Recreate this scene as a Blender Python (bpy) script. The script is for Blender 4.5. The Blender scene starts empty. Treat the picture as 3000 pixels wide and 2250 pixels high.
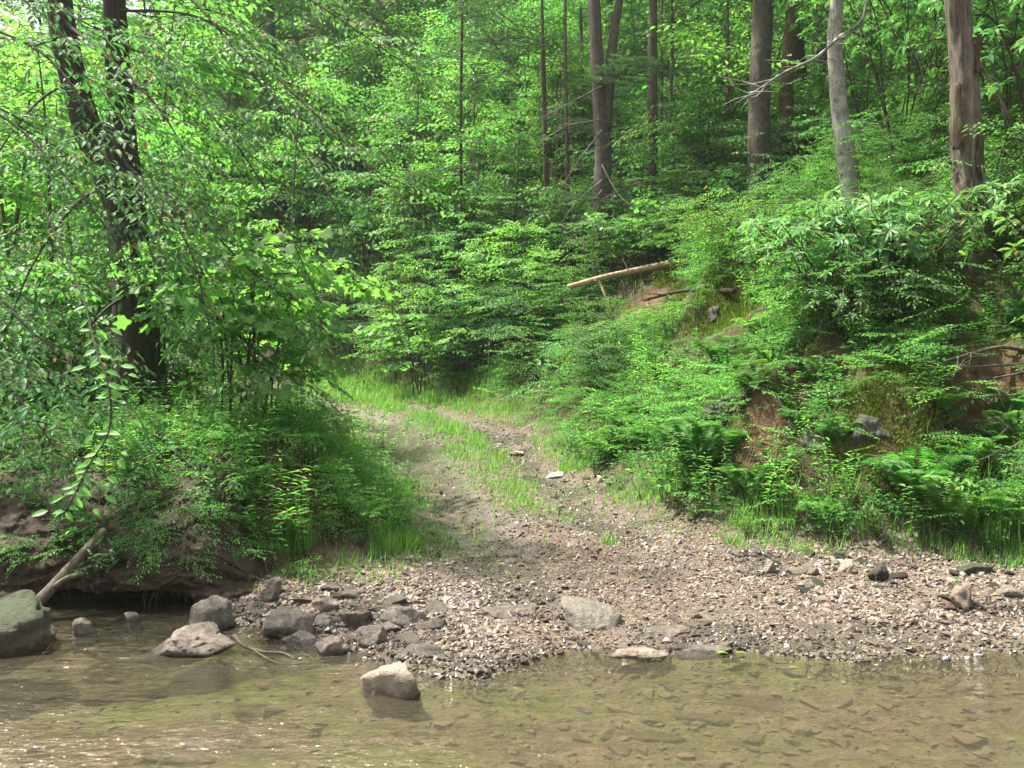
import bpy, bmesh, math, random
import numpy as np
from mathutils import Vector

R = math.radians
scene = bpy.context.scene
col = scene.collection

# ------------------------------------------------------------------ camera, light, exposure
CAM_H, FPX = 1.7, 923.7            # eye height above the water; focal length in pixels of a 1024 wide frame
cam_d = bpy.data.cameras.new('camera')
cam = bpy.data.objects.new('camera', cam_d)
col.objects.link(cam)
cam.location = (0, 0, CAM_H)
cam.rotation_euler = (R(90), 0, 0)
cam_d.sensor_width = 36
cam_d.lens = FPX / 1024 * 36
cam_d.clip_end = 600
cam_d.clip_start = .05
scene.camera = cam

SUN_EL, SUN_AZ = 64, -70            # azimuth in degrees clockwise from +Y (the view direction)
world = bpy.data.worlds.new('World')
scene.world = world
world.use_nodes = True
wn = world.node_tree.nodes
wl = world.node_tree.links
bg = wn['Background']
sky = wn.new('ShaderNodeTexSky')
sky.sky_type = 'NISHITA'
sky.sun_disc = False
sky.sun_elevation = R(SUN_EL)
sky.sun_rotation = R(SUN_AZ)
sky.air_density = 1.0
sky.dust_density = 4.0
sky.ozone_density = .6
hs = wn.new('ShaderNodeHueSaturation')
hs.inputs['Saturation'].default_value = .38
wl.new(sky.outputs[0], hs.inputs['Color'])
wl.new(hs.outputs[0], bg.inputs[0])
bg.inputs[1].default_value = .105

sun_d = bpy.data.lights.new('sun', 'SUN')
sun_d.energy = 5.0
sun_d.angle = R(1.5)
sun_d.color = (1.0, .95, .86)
sun = bpy.data.objects.new('sun', sun_d)
col.objects.link(sun)
sd = Vector((math.sin(R(SUN_AZ)) * math.cos(R(SUN_EL)), math.cos(R(SUN_AZ)) * math.cos(R(SUN_EL)), math.sin(R(SUN_EL))))
sun.rotation_euler = sd.to_track_quat('Z', 'Y').to_euler()
sun.location = sd * 60

vs = scene.view_settings
vs.view_transform = 'Standard'
vs.look = 'None'
vs.exposure = 1.76
vs.gamma = 1
vs.use_curve_mapping = False
cy = scene.cycles
cy.max_bounces = 8
cy.diffuse_bounces = 4
cy.glossy_bounces = 2
cy.transmission_bounces = 3
cy.transparent_max_bounces = 8
cy.sample_clamp_indirect = 6
cy.caustics_reflective = False
cy.caustics_refractive = False
cy.use_denoising = True
try:
    cy.denoiser = 'OPENIMAGEDENOISE'
    cy.denoising_input_passes = 'RGB_ALBEDO_NORMAL'
    cy.denoising_prefilter = 'ACCURATE'
except Exception:
    pass

rng = np.random.default_rng(11)
U = rng.uniform


# ------------------------------------------------------------------ numpy helpers
def _hash(ix, iy, iz):
    h = (ix * 374761393 + iy * 668265263 + iz * 2147483647) & 0xFFFFFFFF
    h = ((h ^ (h >> 13)) * 1274126177) & 0xFFFFFFFF
    return ((h ^ (h >> 16)) & 0xFFFF) / 65535.0


def noise(x, y, z=0.0):
    x, y, z = np.broadcast_arrays(np.asarray(x, float), np.asarray(y, float), np.asarray(z, float))
    fx, fy, fz = np.floor(x), np.floor(y), np.floor(z)
    ix, iy, iz = fx.astype(np.int64), fy.astype(np.int64), fz.astype(np.int64)
    u, v, w = x - fx, y - fy, z - fz
    u, v, w = u * u * (3 - 2 * u), v * v * (3 - 2 * v), w * w * (3 - 2 * w)
    r = 0
    for a, wa in ((0, 1 - u), (1, u)):
        for b, wb in ((0, 1 - v), (1, v)):
            for c, wc in ((0, 1 - w), (1, w)):
                r = r + wa * wb * wc * _hash(ix + a, iy + b, iz + c)
    return r * 2 - 1


def fbm(x, y, z=0.0, o=4):
    r, a = 0, .5
    for k in range(o):
        r = r + a * noise(x * 2 ** k + 17.3 * k, y * 2 ** k + 5.1 * k, np.asarray(z) * 2 ** k)
        a *= .5
    return r


def sstep(a, b, x):
    t = np.clip((x - a) / (b - a), 0, 1)
    return t * t * (3 - 2 * t)


def norm(a):
    return a / np.maximum(np.linalg.norm(a, axis=-1, keepdims=True), 1e-9)


def poly_dist(x, y, pts):
    """signed distance to a polyline; positive to its right when walked in order"""
    x, y = np.asarray(x, float), np.asarray(y, float)
    best = np.full(x.shape, 1e9)
    sgn = np.ones(x.shape)
    for (x0, y0), (x1, y1) in zip(pts[:-1], pts[1:]):
        dx, dy = x1 - x0, y1 - y0
        t = np.clip(((x - x0) * dx + (y - y0) * dy) / (dx * dx + dy * dy), 0, 1)
        ex, ey = x - x0 - t * dx, y - y0 - t * dy
        d = np.hypot(ex, ey)
        m = d < best
        best = np.where(m, d, best)
        sgn = np.where(m, np.sign(dy * (x - x0) - dx * (y - y0)), sgn)
    return best * sgn


class Geo:
    """collects numpy geometry for ONE mesh object"""
    def __init__(s):
        s.v, s.c, s.f, s.n = [], [], [], 0

    def add(s, v, faces, c=None, mat=0):
        v = np.asarray(v, float).reshape(-1, 3)
        s.v.append(v)
        s.c.append(np.tile([.5, 0, .5, 1], (len(v), 1)) if c is None else c)
        for f in faces:
            s.f.append((np.asarray(f, np.int64) + s.n, mat))
        s.n += len(v)

    def mesh(s, name, mats, smooth=False):
        me = bpy.data.meshes.new(name)
        V = np.concatenate(s.v).astype(np.float32)
        C = np.concatenate(s.c).astype(np.float32)
        loops, tot, mi = [], [], []
        for f, m in s.f:
            loops.append(f.ravel())
            tot.append(np.full(len(f), f.shape[1]))
            mi.append(np.full(len(f), m))
        loops, tot, mi = np.concatenate(loops), np.concatenate(tot), np.concatenate(mi)
        me.vertices.add(len(V))
        me.vertices.foreach_set('co', V.ravel())
        me.loops.add(len(loops))
        me.loops.foreach_set('vertex_index', loops.astype(np.int32))
        me.polygons.add(len(tot))
        me.polygons.foreach_set('loop_start', (np.cumsum(tot) - tot).astype(np.int32))
        me.polygons.foreach_set('loop_total', tot.astype(np.int32))
        for m in mats:
            me.materials.append(m)
        me.polygons.foreach_set('material_index', mi.astype(np.int32))
        me.polygons.foreach_set('use_smooth', np.full(len(tot), smooth))
        at = me.color_attributes.new('Col', 'FLOAT_COLOR', 'POINT')
        at.data.foreach_set('color', C.ravel())
        me.update(calc_edges=True)
        me.validate()
        return me

    def build(s, name, mats, parent=None, smooth=False):
        return link(name, s.mesh(name, mats, smooth), parent)


def link(name, data, parent=None):
    o = bpy.data.objects.new(name, data)
    col.objects.link(o)
    o.parent = parent
    return o


def tag(o, label=None, cat=None, group=None, kind=None):
    for k, v in (('label', label), ('category', cat), ('group', group), ('kind', kind)):
        if v:
            o[k] = v
    return o


def empty(name, loc=(0, 0, 0)):
    o = link(name, None)
    o.location = loc
    o.empty_display_size = .2
    return o


def copy_tree(o, kids):
    c = o.copy()
    col.objects.link(c)
    for k in kids:
        d = k.copy()
        col.objects.link(d)
        d.parent = c
    return c


def tube(pts, r, sides=6, rough=0, seed=0, cap=True):
    """vertices and faces of a tapering tube along pts"""
    pts = np.asarray(pts, float)
    r = np.broadcast_to(np.asarray(r, float), (len(pts),))
    t = norm(np.gradient(pts, axis=0))
    ref = np.array([0, 0, 1.0]) if abs(t[:, 2]).mean() < .75 else np.array([0, 1.0, 0])
    a = norm(np.cross(t, ref))
    b = np.cross(t, a)
    ang = np.arange(sides) / sides * 2 * math.pi
    rr = np.repeat(r[:, None], sides, 1)
    if rough:
        k = np.arange(len(pts))[:, None]
        L = np.linalg.norm(np.diff(pts, axis=0), axis=1).mean()
        rr = rr * (1 + rough * fbm(np.cos(ang)[None] * 2.2 + seed, np.sin(ang)[None] * 2.2 + seed, k * L * 2.5, 3)
                   + rough * .5 * noise(np.cos(ang)[None] * 7 + seed, np.sin(ang)[None] * 7, k * L * 1.2))
    v = pts[:, None] + rr[..., None] * (np.cos(ang)[None, :, None] * a[:, None] + np.sin(ang)[None, :, None] * b[:, None])
    K = len(pts)
    i = np.arange(K - 1)[:, None] * sides
    j = np.arange(sides)[None]
    j2 = (j + 1) % sides
    q = np.stack([i + j, i + j2, i + sides + j2, i + sides + j], -1).reshape(-1, 4)
    f = [q]
    v = v.reshape(-1, 3)
    if cap:
        v = np.concatenate([v, pts[:1], pts[-1:]])
        n0 = K * sides
        jj = np.arange(sides)
        f.append(np.stack([np.full(sides, n0), (jj + 1) % sides, jj], -1))
        f.append(np.stack([np.full(sides, n0 + 1), (K - 1) * sides + jj, (K - 1) * sides + (jj + 1) % sides], -1))
    return v, f


def spline(pts, n):
    """smooth curve through points (Catmull-Rom), n samples"""
    p = np.asarray(pts, float)
    p = np.concatenate([2 * p[:1] - p[1:2], p, 2 * p[-1:] - p[-2:-1]])
    u = np.linspace(0, len(p) - 3 - 1e-6, n)
    i = u.astype(int)
    t = (u - i)[:, None]
    a, b, c, d = p[i], p[i + 1], p[i + 2], p[i + 3]
    return .5 * (2 * b + (c - a) * t + (2 * a - 5 * b + 4 * c - d) * t ** 2 + (3 * b - a - 3 * c + d) * t ** 3)


# ------------------------------------------------------------------ materials
def new_mat(name):
    m = bpy.data.materials.new(name)
    m.use_nodes = True
    nt = m.node_tree
    return m, nt.nodes, nt.links, nt.nodes['Principled BSDF']


def n_mix(N, L, fac, a, b, mode='MIX'):
    n = N.new('ShaderNodeMix')
    n.data_type = 'RGBA'
    n.blend_type = mode
    for sock, v in ((0, fac), (6, a), (7, b)):
        if hasattr(v, 'is_linked'):
            L.new(v, n.inputs[sock])
        else:
            n.inputs[sock].default_value = v if sock == 0 else (*v, 1)
    return n.outputs[2]


def n_noise(N, L, scale, detail=4, rough=.55, vec=None, mapscale=None):
    t = N.new('ShaderNodeTexNoise')
    t.inputs['Scale'].default_value = scale
    t.inputs['Detail'].default_value = detail
    t.inputs['Roughness'].default_value = rough
    if vec is None:
        tc = N.new('ShaderNodeTexCoord')
        vec = tc.outputs['Object']
    if mapscale:
        mp = N.new('ShaderNodeMapping')
        mp.inputs['Scale'].default_value = mapscale
        L.new(vec, mp.inputs[0])
        vec = mp.outputs[0]
    L.new(vec, t.inputs['Vector'])
    return t.outputs['Fac']


def n_ramp(N, L, fac, stops):
    r = N.new('ShaderNodeValToRGB')
    e = r.color_ramp.elements
    while len(e) < len(stops):
        e.new(.5)
    for k, (p, c) in enumerate(stops):
        e[k].position = p
        e[k].color = (c, c, c, 1) if isinstance(c, (int, float)) else (*c, 1)
    L.new(fac, r.inputs[0])
    return r.outputs[0]


def n_math(N, L, op, a, b=None):
    n = N.new('ShaderNodeMath')
    n.operation = op
    for k, v in enumerate((a, b)):
        if v is None:
            continue
        if hasattr(v, 'is_linked'):
            L.new(v, n.inputs[k])
        else:
            n.inputs[k].default_value = v
    return n.outputs[0]


def n_bump(N, L, h, strength, dist, to):
    b = N.new('ShaderNodeBump')
    b.inputs['Strength'].default_value = strength
    b.inputs['Distance'].default_value = dist
    L.new(h, b.inputs['Height'])
    L.new(b.outputs[0], to)
    return b


def leaf_mat(name, dark, light, yellow, trans=.42, rough=.5, spec=.3, gain=(1.5, 1.9, 1.0), var=.22):
    m, N, L, P = new_mat(name)
    at = N.new('ShaderNodeAttribute')
    at.attribute_name = 'Col'
    sp = N.new('ShaderNodeSeparateColor')
    L.new(at.outputs['Color'], sp.inputs[0])
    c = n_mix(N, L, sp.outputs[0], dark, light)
    c = n_mix(N, L, sp.outputs[1], c, yellow)
    c = n_mix(N, L, n_math(N, L, 'GREATER_THAN', sp.outputs[2], .982), c, (.17, .095, .04))
    oi = N.new('ShaderNodeObjectInfo')
    h = N.new('ShaderNodeHueSaturation')
    mr = N.new('ShaderNodeMapRange')
    mr.inputs['To Min'].default_value = 1 - var
    mr.inputs['To Max'].default_value = 1 + var
    L.new(oi.outputs['Random'], mr.inputs[0])
    L.new(mr.outputs[0], h.inputs['Value'])
    rnd = n_math(N, L, 'FRACT', n_math(N, L, 'MULTIPLY', oi.outputs['Random'], 7.31))
    mr2 = N.new('ShaderNodeMapRange')
    mr2.inputs['To Min'].default_value = .485
    mr2.inputs['To Max'].default_value = .515
    L.new(rnd, mr2.inputs[0])
    L.new(mr2.outputs[0], h.inputs['Hue'])
    L.new(c, h.inputs['Color'])
    L.new(h.outputs[0], P.inputs['Base Color'])
    P.inputs['Roughness'].default_value = rough
    P.inputs['Specular IOR Level'].default_value = spec
    tr = N.new('ShaderNodeBsdfTranslucent')
    L.new(n_mix(N, L, 1.0, h.outputs[0], gain, 'MULTIPLY'), tr.inputs['Color'])
    mx = N.new('ShaderNodeMixShader')
    mx.inputs[0].default_value = trans
    L.new(P.outputs[0], mx.inputs[1])
    L.new(tr.outputs[0], mx.inputs[2])
    L.new(mx.outputs[0], N['Material Output'].inputs['Surface'])
    return m


def bark_mat(name, c1, c2, lichen=(.25, .27, .22), la=.3, scale=6, stretch=.18, bump=.9):
    m, N, L, P = new_mat(name)
    f = n_noise(N, L, scale * 5.5, 6, .7, mapscale=(1, 1, stretch))
    g = n_noise(N, L, scale * .9, 6, .7)
    c = n_mix(N, L, n_ramp(N, L, f, [(.32, 0.), (.62, 1.)]), c1, c2)
    c = n_mix(N, L, n_ramp(N, L, g, [(.5, 0.), (.68, la)]), c, lichen)
    L.new(c, P.inputs['Base Color'])
    P.inputs['Roughness'].default_value = .9
    P.inputs['Specular IOR Level'].default_value = .2
    n_bump(N, L, f, bump, .05, P.inputs['Normal'])
    return m


def rock_mat(name, c1, c2, moss=0.0, mosscol=(.038, .055, .014), rough=.62, wet=0.0, scale=19):
    m, N, L, P = new_mat(name)
    oi = N.new('ShaderNodeObjectInfo')
    f = n_noise(N, L, scale, 8, .68)
    g = n_noise(N, L, scale * 6, 3, .7)
    c = n_mix(N, L, n_ramp(N, L, f, [(.33, 0.), (.66, 1.)]), c1, c2)
    c = n_mix(N, L, n_ramp(N, L, g, [(.4, 0.), (.75, .55)]), c, tuple(x * .45 for x in c1))
    lk = n_noise(N, L, scale * .75, 7, .75, mapscale=(1.3, 1, .8))
    c = n_mix(N, L, n_ramp(N, L, lk, [(.56, 0.), (.62, .45)]), c, tuple(min(.5, x * 1.55) for x in c2))
    c = n_mix(N, L, n_ramp(N, L, lk, [(.34, .5), (.42, 0.)]), c, tuple(x * .35 for x in c1))
    h = N.new('ShaderNodeHueSaturation')
    mr = N.new('ShaderNodeMapRange')
    mr.inputs['To Min'].default_value = .68
    mr.inputs['To Max'].default_value = 1.25
    L.new(oi.outputs['Random'], mr.inputs[0])
    L.new(mr.outputs[0], h.inputs['Value'])
    L.new(c, h.inputs['Color'])
    c = h.outputs[0]
    if moss:
        ge = N.new('ShaderNodeNewGeometry')
        sx = N.new('ShaderNodeSeparateXYZ')
        L.new(ge.outputs['Normal'], sx.inputs[0])
        k = n_noise(N, L, 9, 6, .7)
        mm = n_math(N, L, 'ADD', n_math(N, L, 'MULTIPLY', sx.outputs[2], .35), k)
        mm = n_ramp(N, L, mm, [(.98 - moss * .5, 0.), (1.16 - moss * .5, .85)])
        c = n_mix(N, L, mm, c, mosscol)
    gp = N.new('ShaderNodeNewGeometry')
    sz = N.new('ShaderNodeSeparateXYZ')
    L.new(gp.outputs['Position'], sz.inputs[0])
    wl_ = N.new('ShaderNodeMapRange')
    wl_.inputs['From Min'].default_value = .075
    wl_.inputs['From Max'].default_value = .03
    L.new(n_math(N, L, 'ADD', sz.outputs[2], n_math(N, L, 'MULTIPLY', f, .04)), wl_.inputs[0])
    c = n_mix(N, L, n_math(N, L, 'MULTIPLY', wl_.outputs[0], .75), c, tuple(x * .3 for x in c1))
    L.new(c, P.inputs['Base Color'])
    P.inputs['Roughness'].default_value = rough - wet * .3
    P.inputs['Specular IOR Level'].default_value = .4 + wet * .2
    n_bump(N, L, n_math(N, L, 'ADD', f, n_math(N, L, 'MULTIPLY', g, .5)), 1.0, .04, P.inputs['Normal'])
    return m


def chip_mat(name, cols, rough=.5, bump=False):
    """small stones: colour picked per stone by the Col attribute"""
    m, N, L, P = new_mat(name)
    at = N.new('ShaderNodeAttribute')
    at.attribute_name = 'Col'
    sp = N.new('ShaderNodeSeparateColor')
    L.new(at.outputs['Color'], sp.inputs[0])
    n = len(cols)
    c = n_ramp(N, L, sp.outputs[0], [(k / (n - 1), cc) for k, cc in enumerate(cols)])
    g = n_noise(N, L, 55, 3, .6)
    c = n_mix(N, L, n_ramp(N, L, g, [(.3, 0.), (.8, .6)]), c, (.10, .075, .055))
    c = n_mix(N, L, n_math(N, L, 'MULTIPLY', sp.outputs[1], .8), c, n_mix(N, L, 1.0, c, (.34, .33, .34), 'MULTIPLY'))
    L.new(c, P.inputs['Base Color'])
    mr = N.new('ShaderNodeMapRange')
    mr.inputs['To Min'].default_value = rough + .2
    mr.inputs['To Max'].default_value = .38
    L.new(sp.outputs[1], mr.inputs[0])
    L.new(mr.outputs[0], P.inputs['Roughness'])
    P.inputs['Specular IOR Level'].default_value = .5
    return m


M = {}
M['leaf_beech'] = leaf_mat('beech_leaf', (.042, .118, .042), (.090, .205, .062), (.17, .24, .03), spec=.15, rough=.55)
M['leaf_shrub'] = leaf_mat('shrub_leaf', (.052, .143, .045), (.120, .265, .072), (.19, .26, .03))
M['leaf_bright'] = leaf_mat('bright_leaf', (.082, .200, .052), (.150, .300, .072), (.27, .34, .05), trans=.52)
M['leaf_dark'] = leaf_mat('dark_leaf', (.037, .110, .040), (.080, .190, .062), (.12, .17, .03), trans=.42)
M['leaf_laurel'] = leaf_mat('laurel_leaf', (.045, .130, .042), (.125, .250, .075), (.2, .28, .08), trans=.34, rough=.5, spec=.25)
M['leaf_hemlock'] = leaf_mat('hemlock_needle', (.034, .085, .036), (.070, .140, .056), (.10, .15, .05), trans=.35)
M['leaf_fern'] = leaf_mat('fern_leaf', (.066, .170, .040), (.115, .245, .058), (.2, .26, .03), trans=.48)
M['grass'] = leaf_mat('grass_blade', (.080, .185, .036), (.165, .295, .062), (.32, .29, .12), trans=.45)
M['twig'] = bark_mat('twig_bark', (.035, .026, .018), (.09, .07, .05), la=.2, scale=20)
M['deadtwig'] = bark_mat('dead_twig', (.12, .10, .08), (.24, .21, .18), la=.3, scale=20)
M['bark_dark'] = bark_mat('dark_bark', (.018, .014, .010), (.060, .046, .034), (.06, .075, .045), .5, 5)
M['bark_grey'] = bark_mat('grey_bark', (.040, .032, .025), (.125, .100, .080), (.16, .155, .13), .5, 7)
M['bark_red'] = bark_mat('red_bark', (.050, .030, .020), (.140, .090, .064), (.16, .12, .09), .4, 7)
M['bark_pale'] = bark_mat('pale_bark', (.10, .088, .07), (.29, .27, .23), (.46, .45, .40), .7, 5, .4, .3)
M['bark_snag'] = bark_mat('snag_wood', (.036, .028, .022), (.160, .128, .098), (.22, .19, .15), .6, 4, .12, .5)
M['bark_plate'] = bark_mat('loose_bark', (.035, .024, .015), (.12, .078, .048), (.09, .10, .04), .5, 6)
M['log'] = bark_mat('dry_log', (.19, .12, .075), (.46, .33, .22), (.5, .4, .3), .5, 6, .2, .3)
M['wetwood'] = bark_mat('wet_wood', (.045, .035, .026), (.17, .135, .10), (.12, .12, .08), .5, 6, .2, .4)
M['rock_tan'] = rock_mat('tan_stone', (.20, .152, .110), (.42, .34, .265))
M['rock_grey'] = rock_mat('grey_stone', (.14, .118, .095), (.33, .285, .23), moss=.35)
M['rock_wet'] = rock_mat('wet_stone', (.11, .088, .067), (.29, .232, .182), wet=.6)
M['rock_moss'] = rock_mat('mossy_stone', (.07, .058, .042), (.18, .145, .105), moss=.8)
M['rock_bank'] = rock_mat('bank_stone', (.038, .032, .025), (.11, .094, .074), moss=.7)
M['rock_pale'] = rock_mat('pale_stone', (.30, .26, .21), (.52, .46, .39), rough=.7)
M['rock_bed'] = rock_mat('bed_stone', (.16, .115, .05), (.30, .22, .10), rough=.8)
GRAVEL = [(.035, .028, .023), (.135, .100, .072), (.22, .165, .119), (.085, .072, .060), (.26, .205, .158), (.16, .114, .078), (.35, .30, .245)]
M['chip'] = chip_mat('gravel_chip', GRAVEL, .38)
M['bedchip'] = chip_mat('bed_chip', [(.058, .046, .027), (.090, .070, .040), (.118, .091, .053), (.072, .058, .034), (.14, .108, .064)], .8)


# ------------------------------------------------------------------ terrain
SHORE = np.array([(-60, 7.3), (-4.2, 7.3), (-2.3, 7.3), (-2.0, 6.6), (-1.4, 6.15), (-.97, 5.92), (-.48, 5.45), (-.18, 5.3), (.05, 5.55), (.3, 5.78),
                  (1.05, 5.82), (1.57, 5.88), (2.14, 5.7), (2.7, 5.7), (3.2, 5.82), (60, 6.1)])
TOE = [(60, 5.5), (8, 7.0), (4.3, 7.75), (3.0, 8.2), (2.1, 8.6), (1.6, 9.3), (.95, 12), (.4, 15), (-.35, 18), (-1.8, 20.5), (-4.6, 23), (-9, 25.5), (-20, 30), (-60, 45)]
LEFT = [(-60, 7.2), (-12, 7.3), (-4.2, 7.4), (-2.3, 7.45), (-1.6, 7.65), (-1.12, 7.9), (-.98, 8.6), (-.98, 9.4), (-1.55, 11.3), (-3.1, 15.4), (-6.0, 18.6), (-8, 22),
        (-13, 24.5), (-24, 29), (-60, 42)]
TOE_N = TOE
ROAD_Y = [-9, 5.3, 5.85, 8, 11.8, 16, 20, 25, 32, 45, 80, 200]
ROAD_Z = [0, 0, .03, .2, .5, .92, 1.4, 2.05, 2.9, 4.2, 7, 10]
RC_Y = [5, 6, 8, 11.8, 16, 19, 22, 25, 30, 45]
RC_X = [1.2, .95, .5, -.3, -1.25, -3.0, -7.0, -12, -22, -60]


def road_centre(y):
    return np.interp(y, RC_Y, RC_X)


BUMPS = []                          # ledges and hollows of the cut bank: x, y, radius, height


def zones(x, y):
    x, y = np.asarray(x, float), np.asarray(y, float)
    s = y - np.interp(x, SHORE[:, 0], SHORE[:, 1]) + .10 * fbm(x * 2.3, y * 2.3, 0, 3)
    dr = -poly_dist(x, y, TOE) * -1
    dl = -poly_dist(x, y, LEFT)
    return s, dr, dl


def ground_z(x, y):
    x, y = np.asarray(x, float), np.asarray(y, float)
    s, dr, dl = zones(x, y)
    zr = np.interp(y, ROAD_Y, ROAD_Z)
    shore = np.minimum(zr + .03, .10 * np.maximum(s, 0) + .005)
    z = np.where(s > 0, np.minimum(shore, .6 * shore + .4 * zr + .02) if False else np.where(s < 1.5, shore * (1 - sstep(.3, 1.5, s)) + zr * sstep(.3, 1.5, s), zr), 0)
    depth = .34 + .14 * sstep(.5, -4, x)
    bed = -(.02 + depth * (1 - np.exp(np.minimum(s, 0) / 1.3)))
    z = np.where(s > 0, z, bed)
    far = sstep(-3.5, -9, y)
    z = z * (1 - far) + far * 1.4
    # ruts of the track
    rx = x - road_centre(y)
    wgt = sstep(7.2, 9.5, y)
    rut = -.07 * np.exp(-((np.abs(rx) - .82) / .27) ** 2) + .07 * np.exp(-(rx / .45) ** 2)
    z = z + wgt * rut
    tread = wgt * .020 * np.exp(-((rx + .8) / .22) ** 2) * np.sin(y * 2 * math.pi / .16 + np.abs(rx + .8) * 18) * sstep(14, 11, y)
    z = z + tread
    # left terrace
    hgt = np.maximum(1.15 + .03 * (y - 8) + .12 * fbm(x * .7, y * .7, 3, 3), zr + .12)
    wid = 1.0 + .9 * sstep(-2.6, -1.1, x)
    L = sstep(0, 1, np.clip(dl / wid, 0, 1) ** .8)
    L = np.where(dl > 0, L, 0)
    up = .10 * np.maximum(dl - 9, 0)
    z = z + L * np.maximum(hgt - z, 0) + np.where(dl > 0, up, 0)
    # right hill
    d = np.maximum(dr, 0)
    ramp = np.interp(d, [0, .25, 2.7, 8, 60, 90, 200], [0, .12, 2.5, 6.2, 34, 42, 46])
    bump = .42 * fbm(x * .9, y * .9, 7, 4) * sstep(.1, 1.5, d) + .8 * fbm(x * .16, y * .16, 2, 3) * sstep(3, 10, d)
    z = z + ramp + bump
    for bx, by, br, bh in BUMPS:
        z = z + bh * np.exp(-(((x - bx) ** 2 + (y - by) ** 2) / br ** 2) ** 1.6)
    # fine relief
    land = sstep(-.1, .4, s)
    z = z + land * (.030 * fbm(x * 3.1, y * 3.1, 1, 4) + .012 * fbm(x * 13, y * 13, 4, 3)) + (1 - land) * (.07 * fbm(x * 1.6, y * 2.6, 9, 4) + .012 * fbm(x * 9, y * 9, 8, 2))
    return z


def at(px, py, z_off=0.0):
    """the ground point that the camera ray through a pixel meets"""
    d = np.arange(4.2, 90, .03)
    x, z = (px - 512) / FPX * d, CAM_H - (py - 384) / FPX * d
    hit = np.nonzero(np.maximum(ground_z(x, d), 0) + z_off >= z)[0]
    k = hit[0] if len(hit) else len(d) - 1
    return np.array([x[k], d[k], z[k]])


def P(px, py, D):
    """a point D metres away down the stream bank, seen at a pixel of the survey"""
    return np.array([(px - 512) / FPX * D, D, CAM_H - (py - 384) / FPX * D])


def onground(x, y, dz=0.0):
    return np.array([x, y, float(ground_z(x, y)) + dz])


BUMPS += [(*at(px, py)[:2], r_, h_) for px, py, r_, h_ in ((648, 314, .55, -.55), (708, 300, .6, .35), (885, 412, .5, .32), (765, 400, .45, .28), (990, 408, .5, -.4), (815, 392, .35, -.3), (930, 395, .4, .25), (735, 340, .4, .2))]
SCARS = []                          # bare earth patches on the bank: x, y, radius
for px, py, r in ((640, 312, .55), (655, 300, .4), (668, 316, .4), (815, 388, .35), (835, 380, .25), (985, 400, .45), (1005, 425, .4), (762, 438, .28),
                  (880, 425, .32), (540, 395, .15)):
    g = at(px, py)
    SCARS.append((g[0], g[1], r))


def scar(x, y):
    m = np.zeros(np.shape(x))
    for sx, sy, r in SCARS:
        m = np.maximum(m, 1 - sstep(.4 * r, 1.3 * r, np.hypot(x - sx, y - sy)))
    return m


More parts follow.
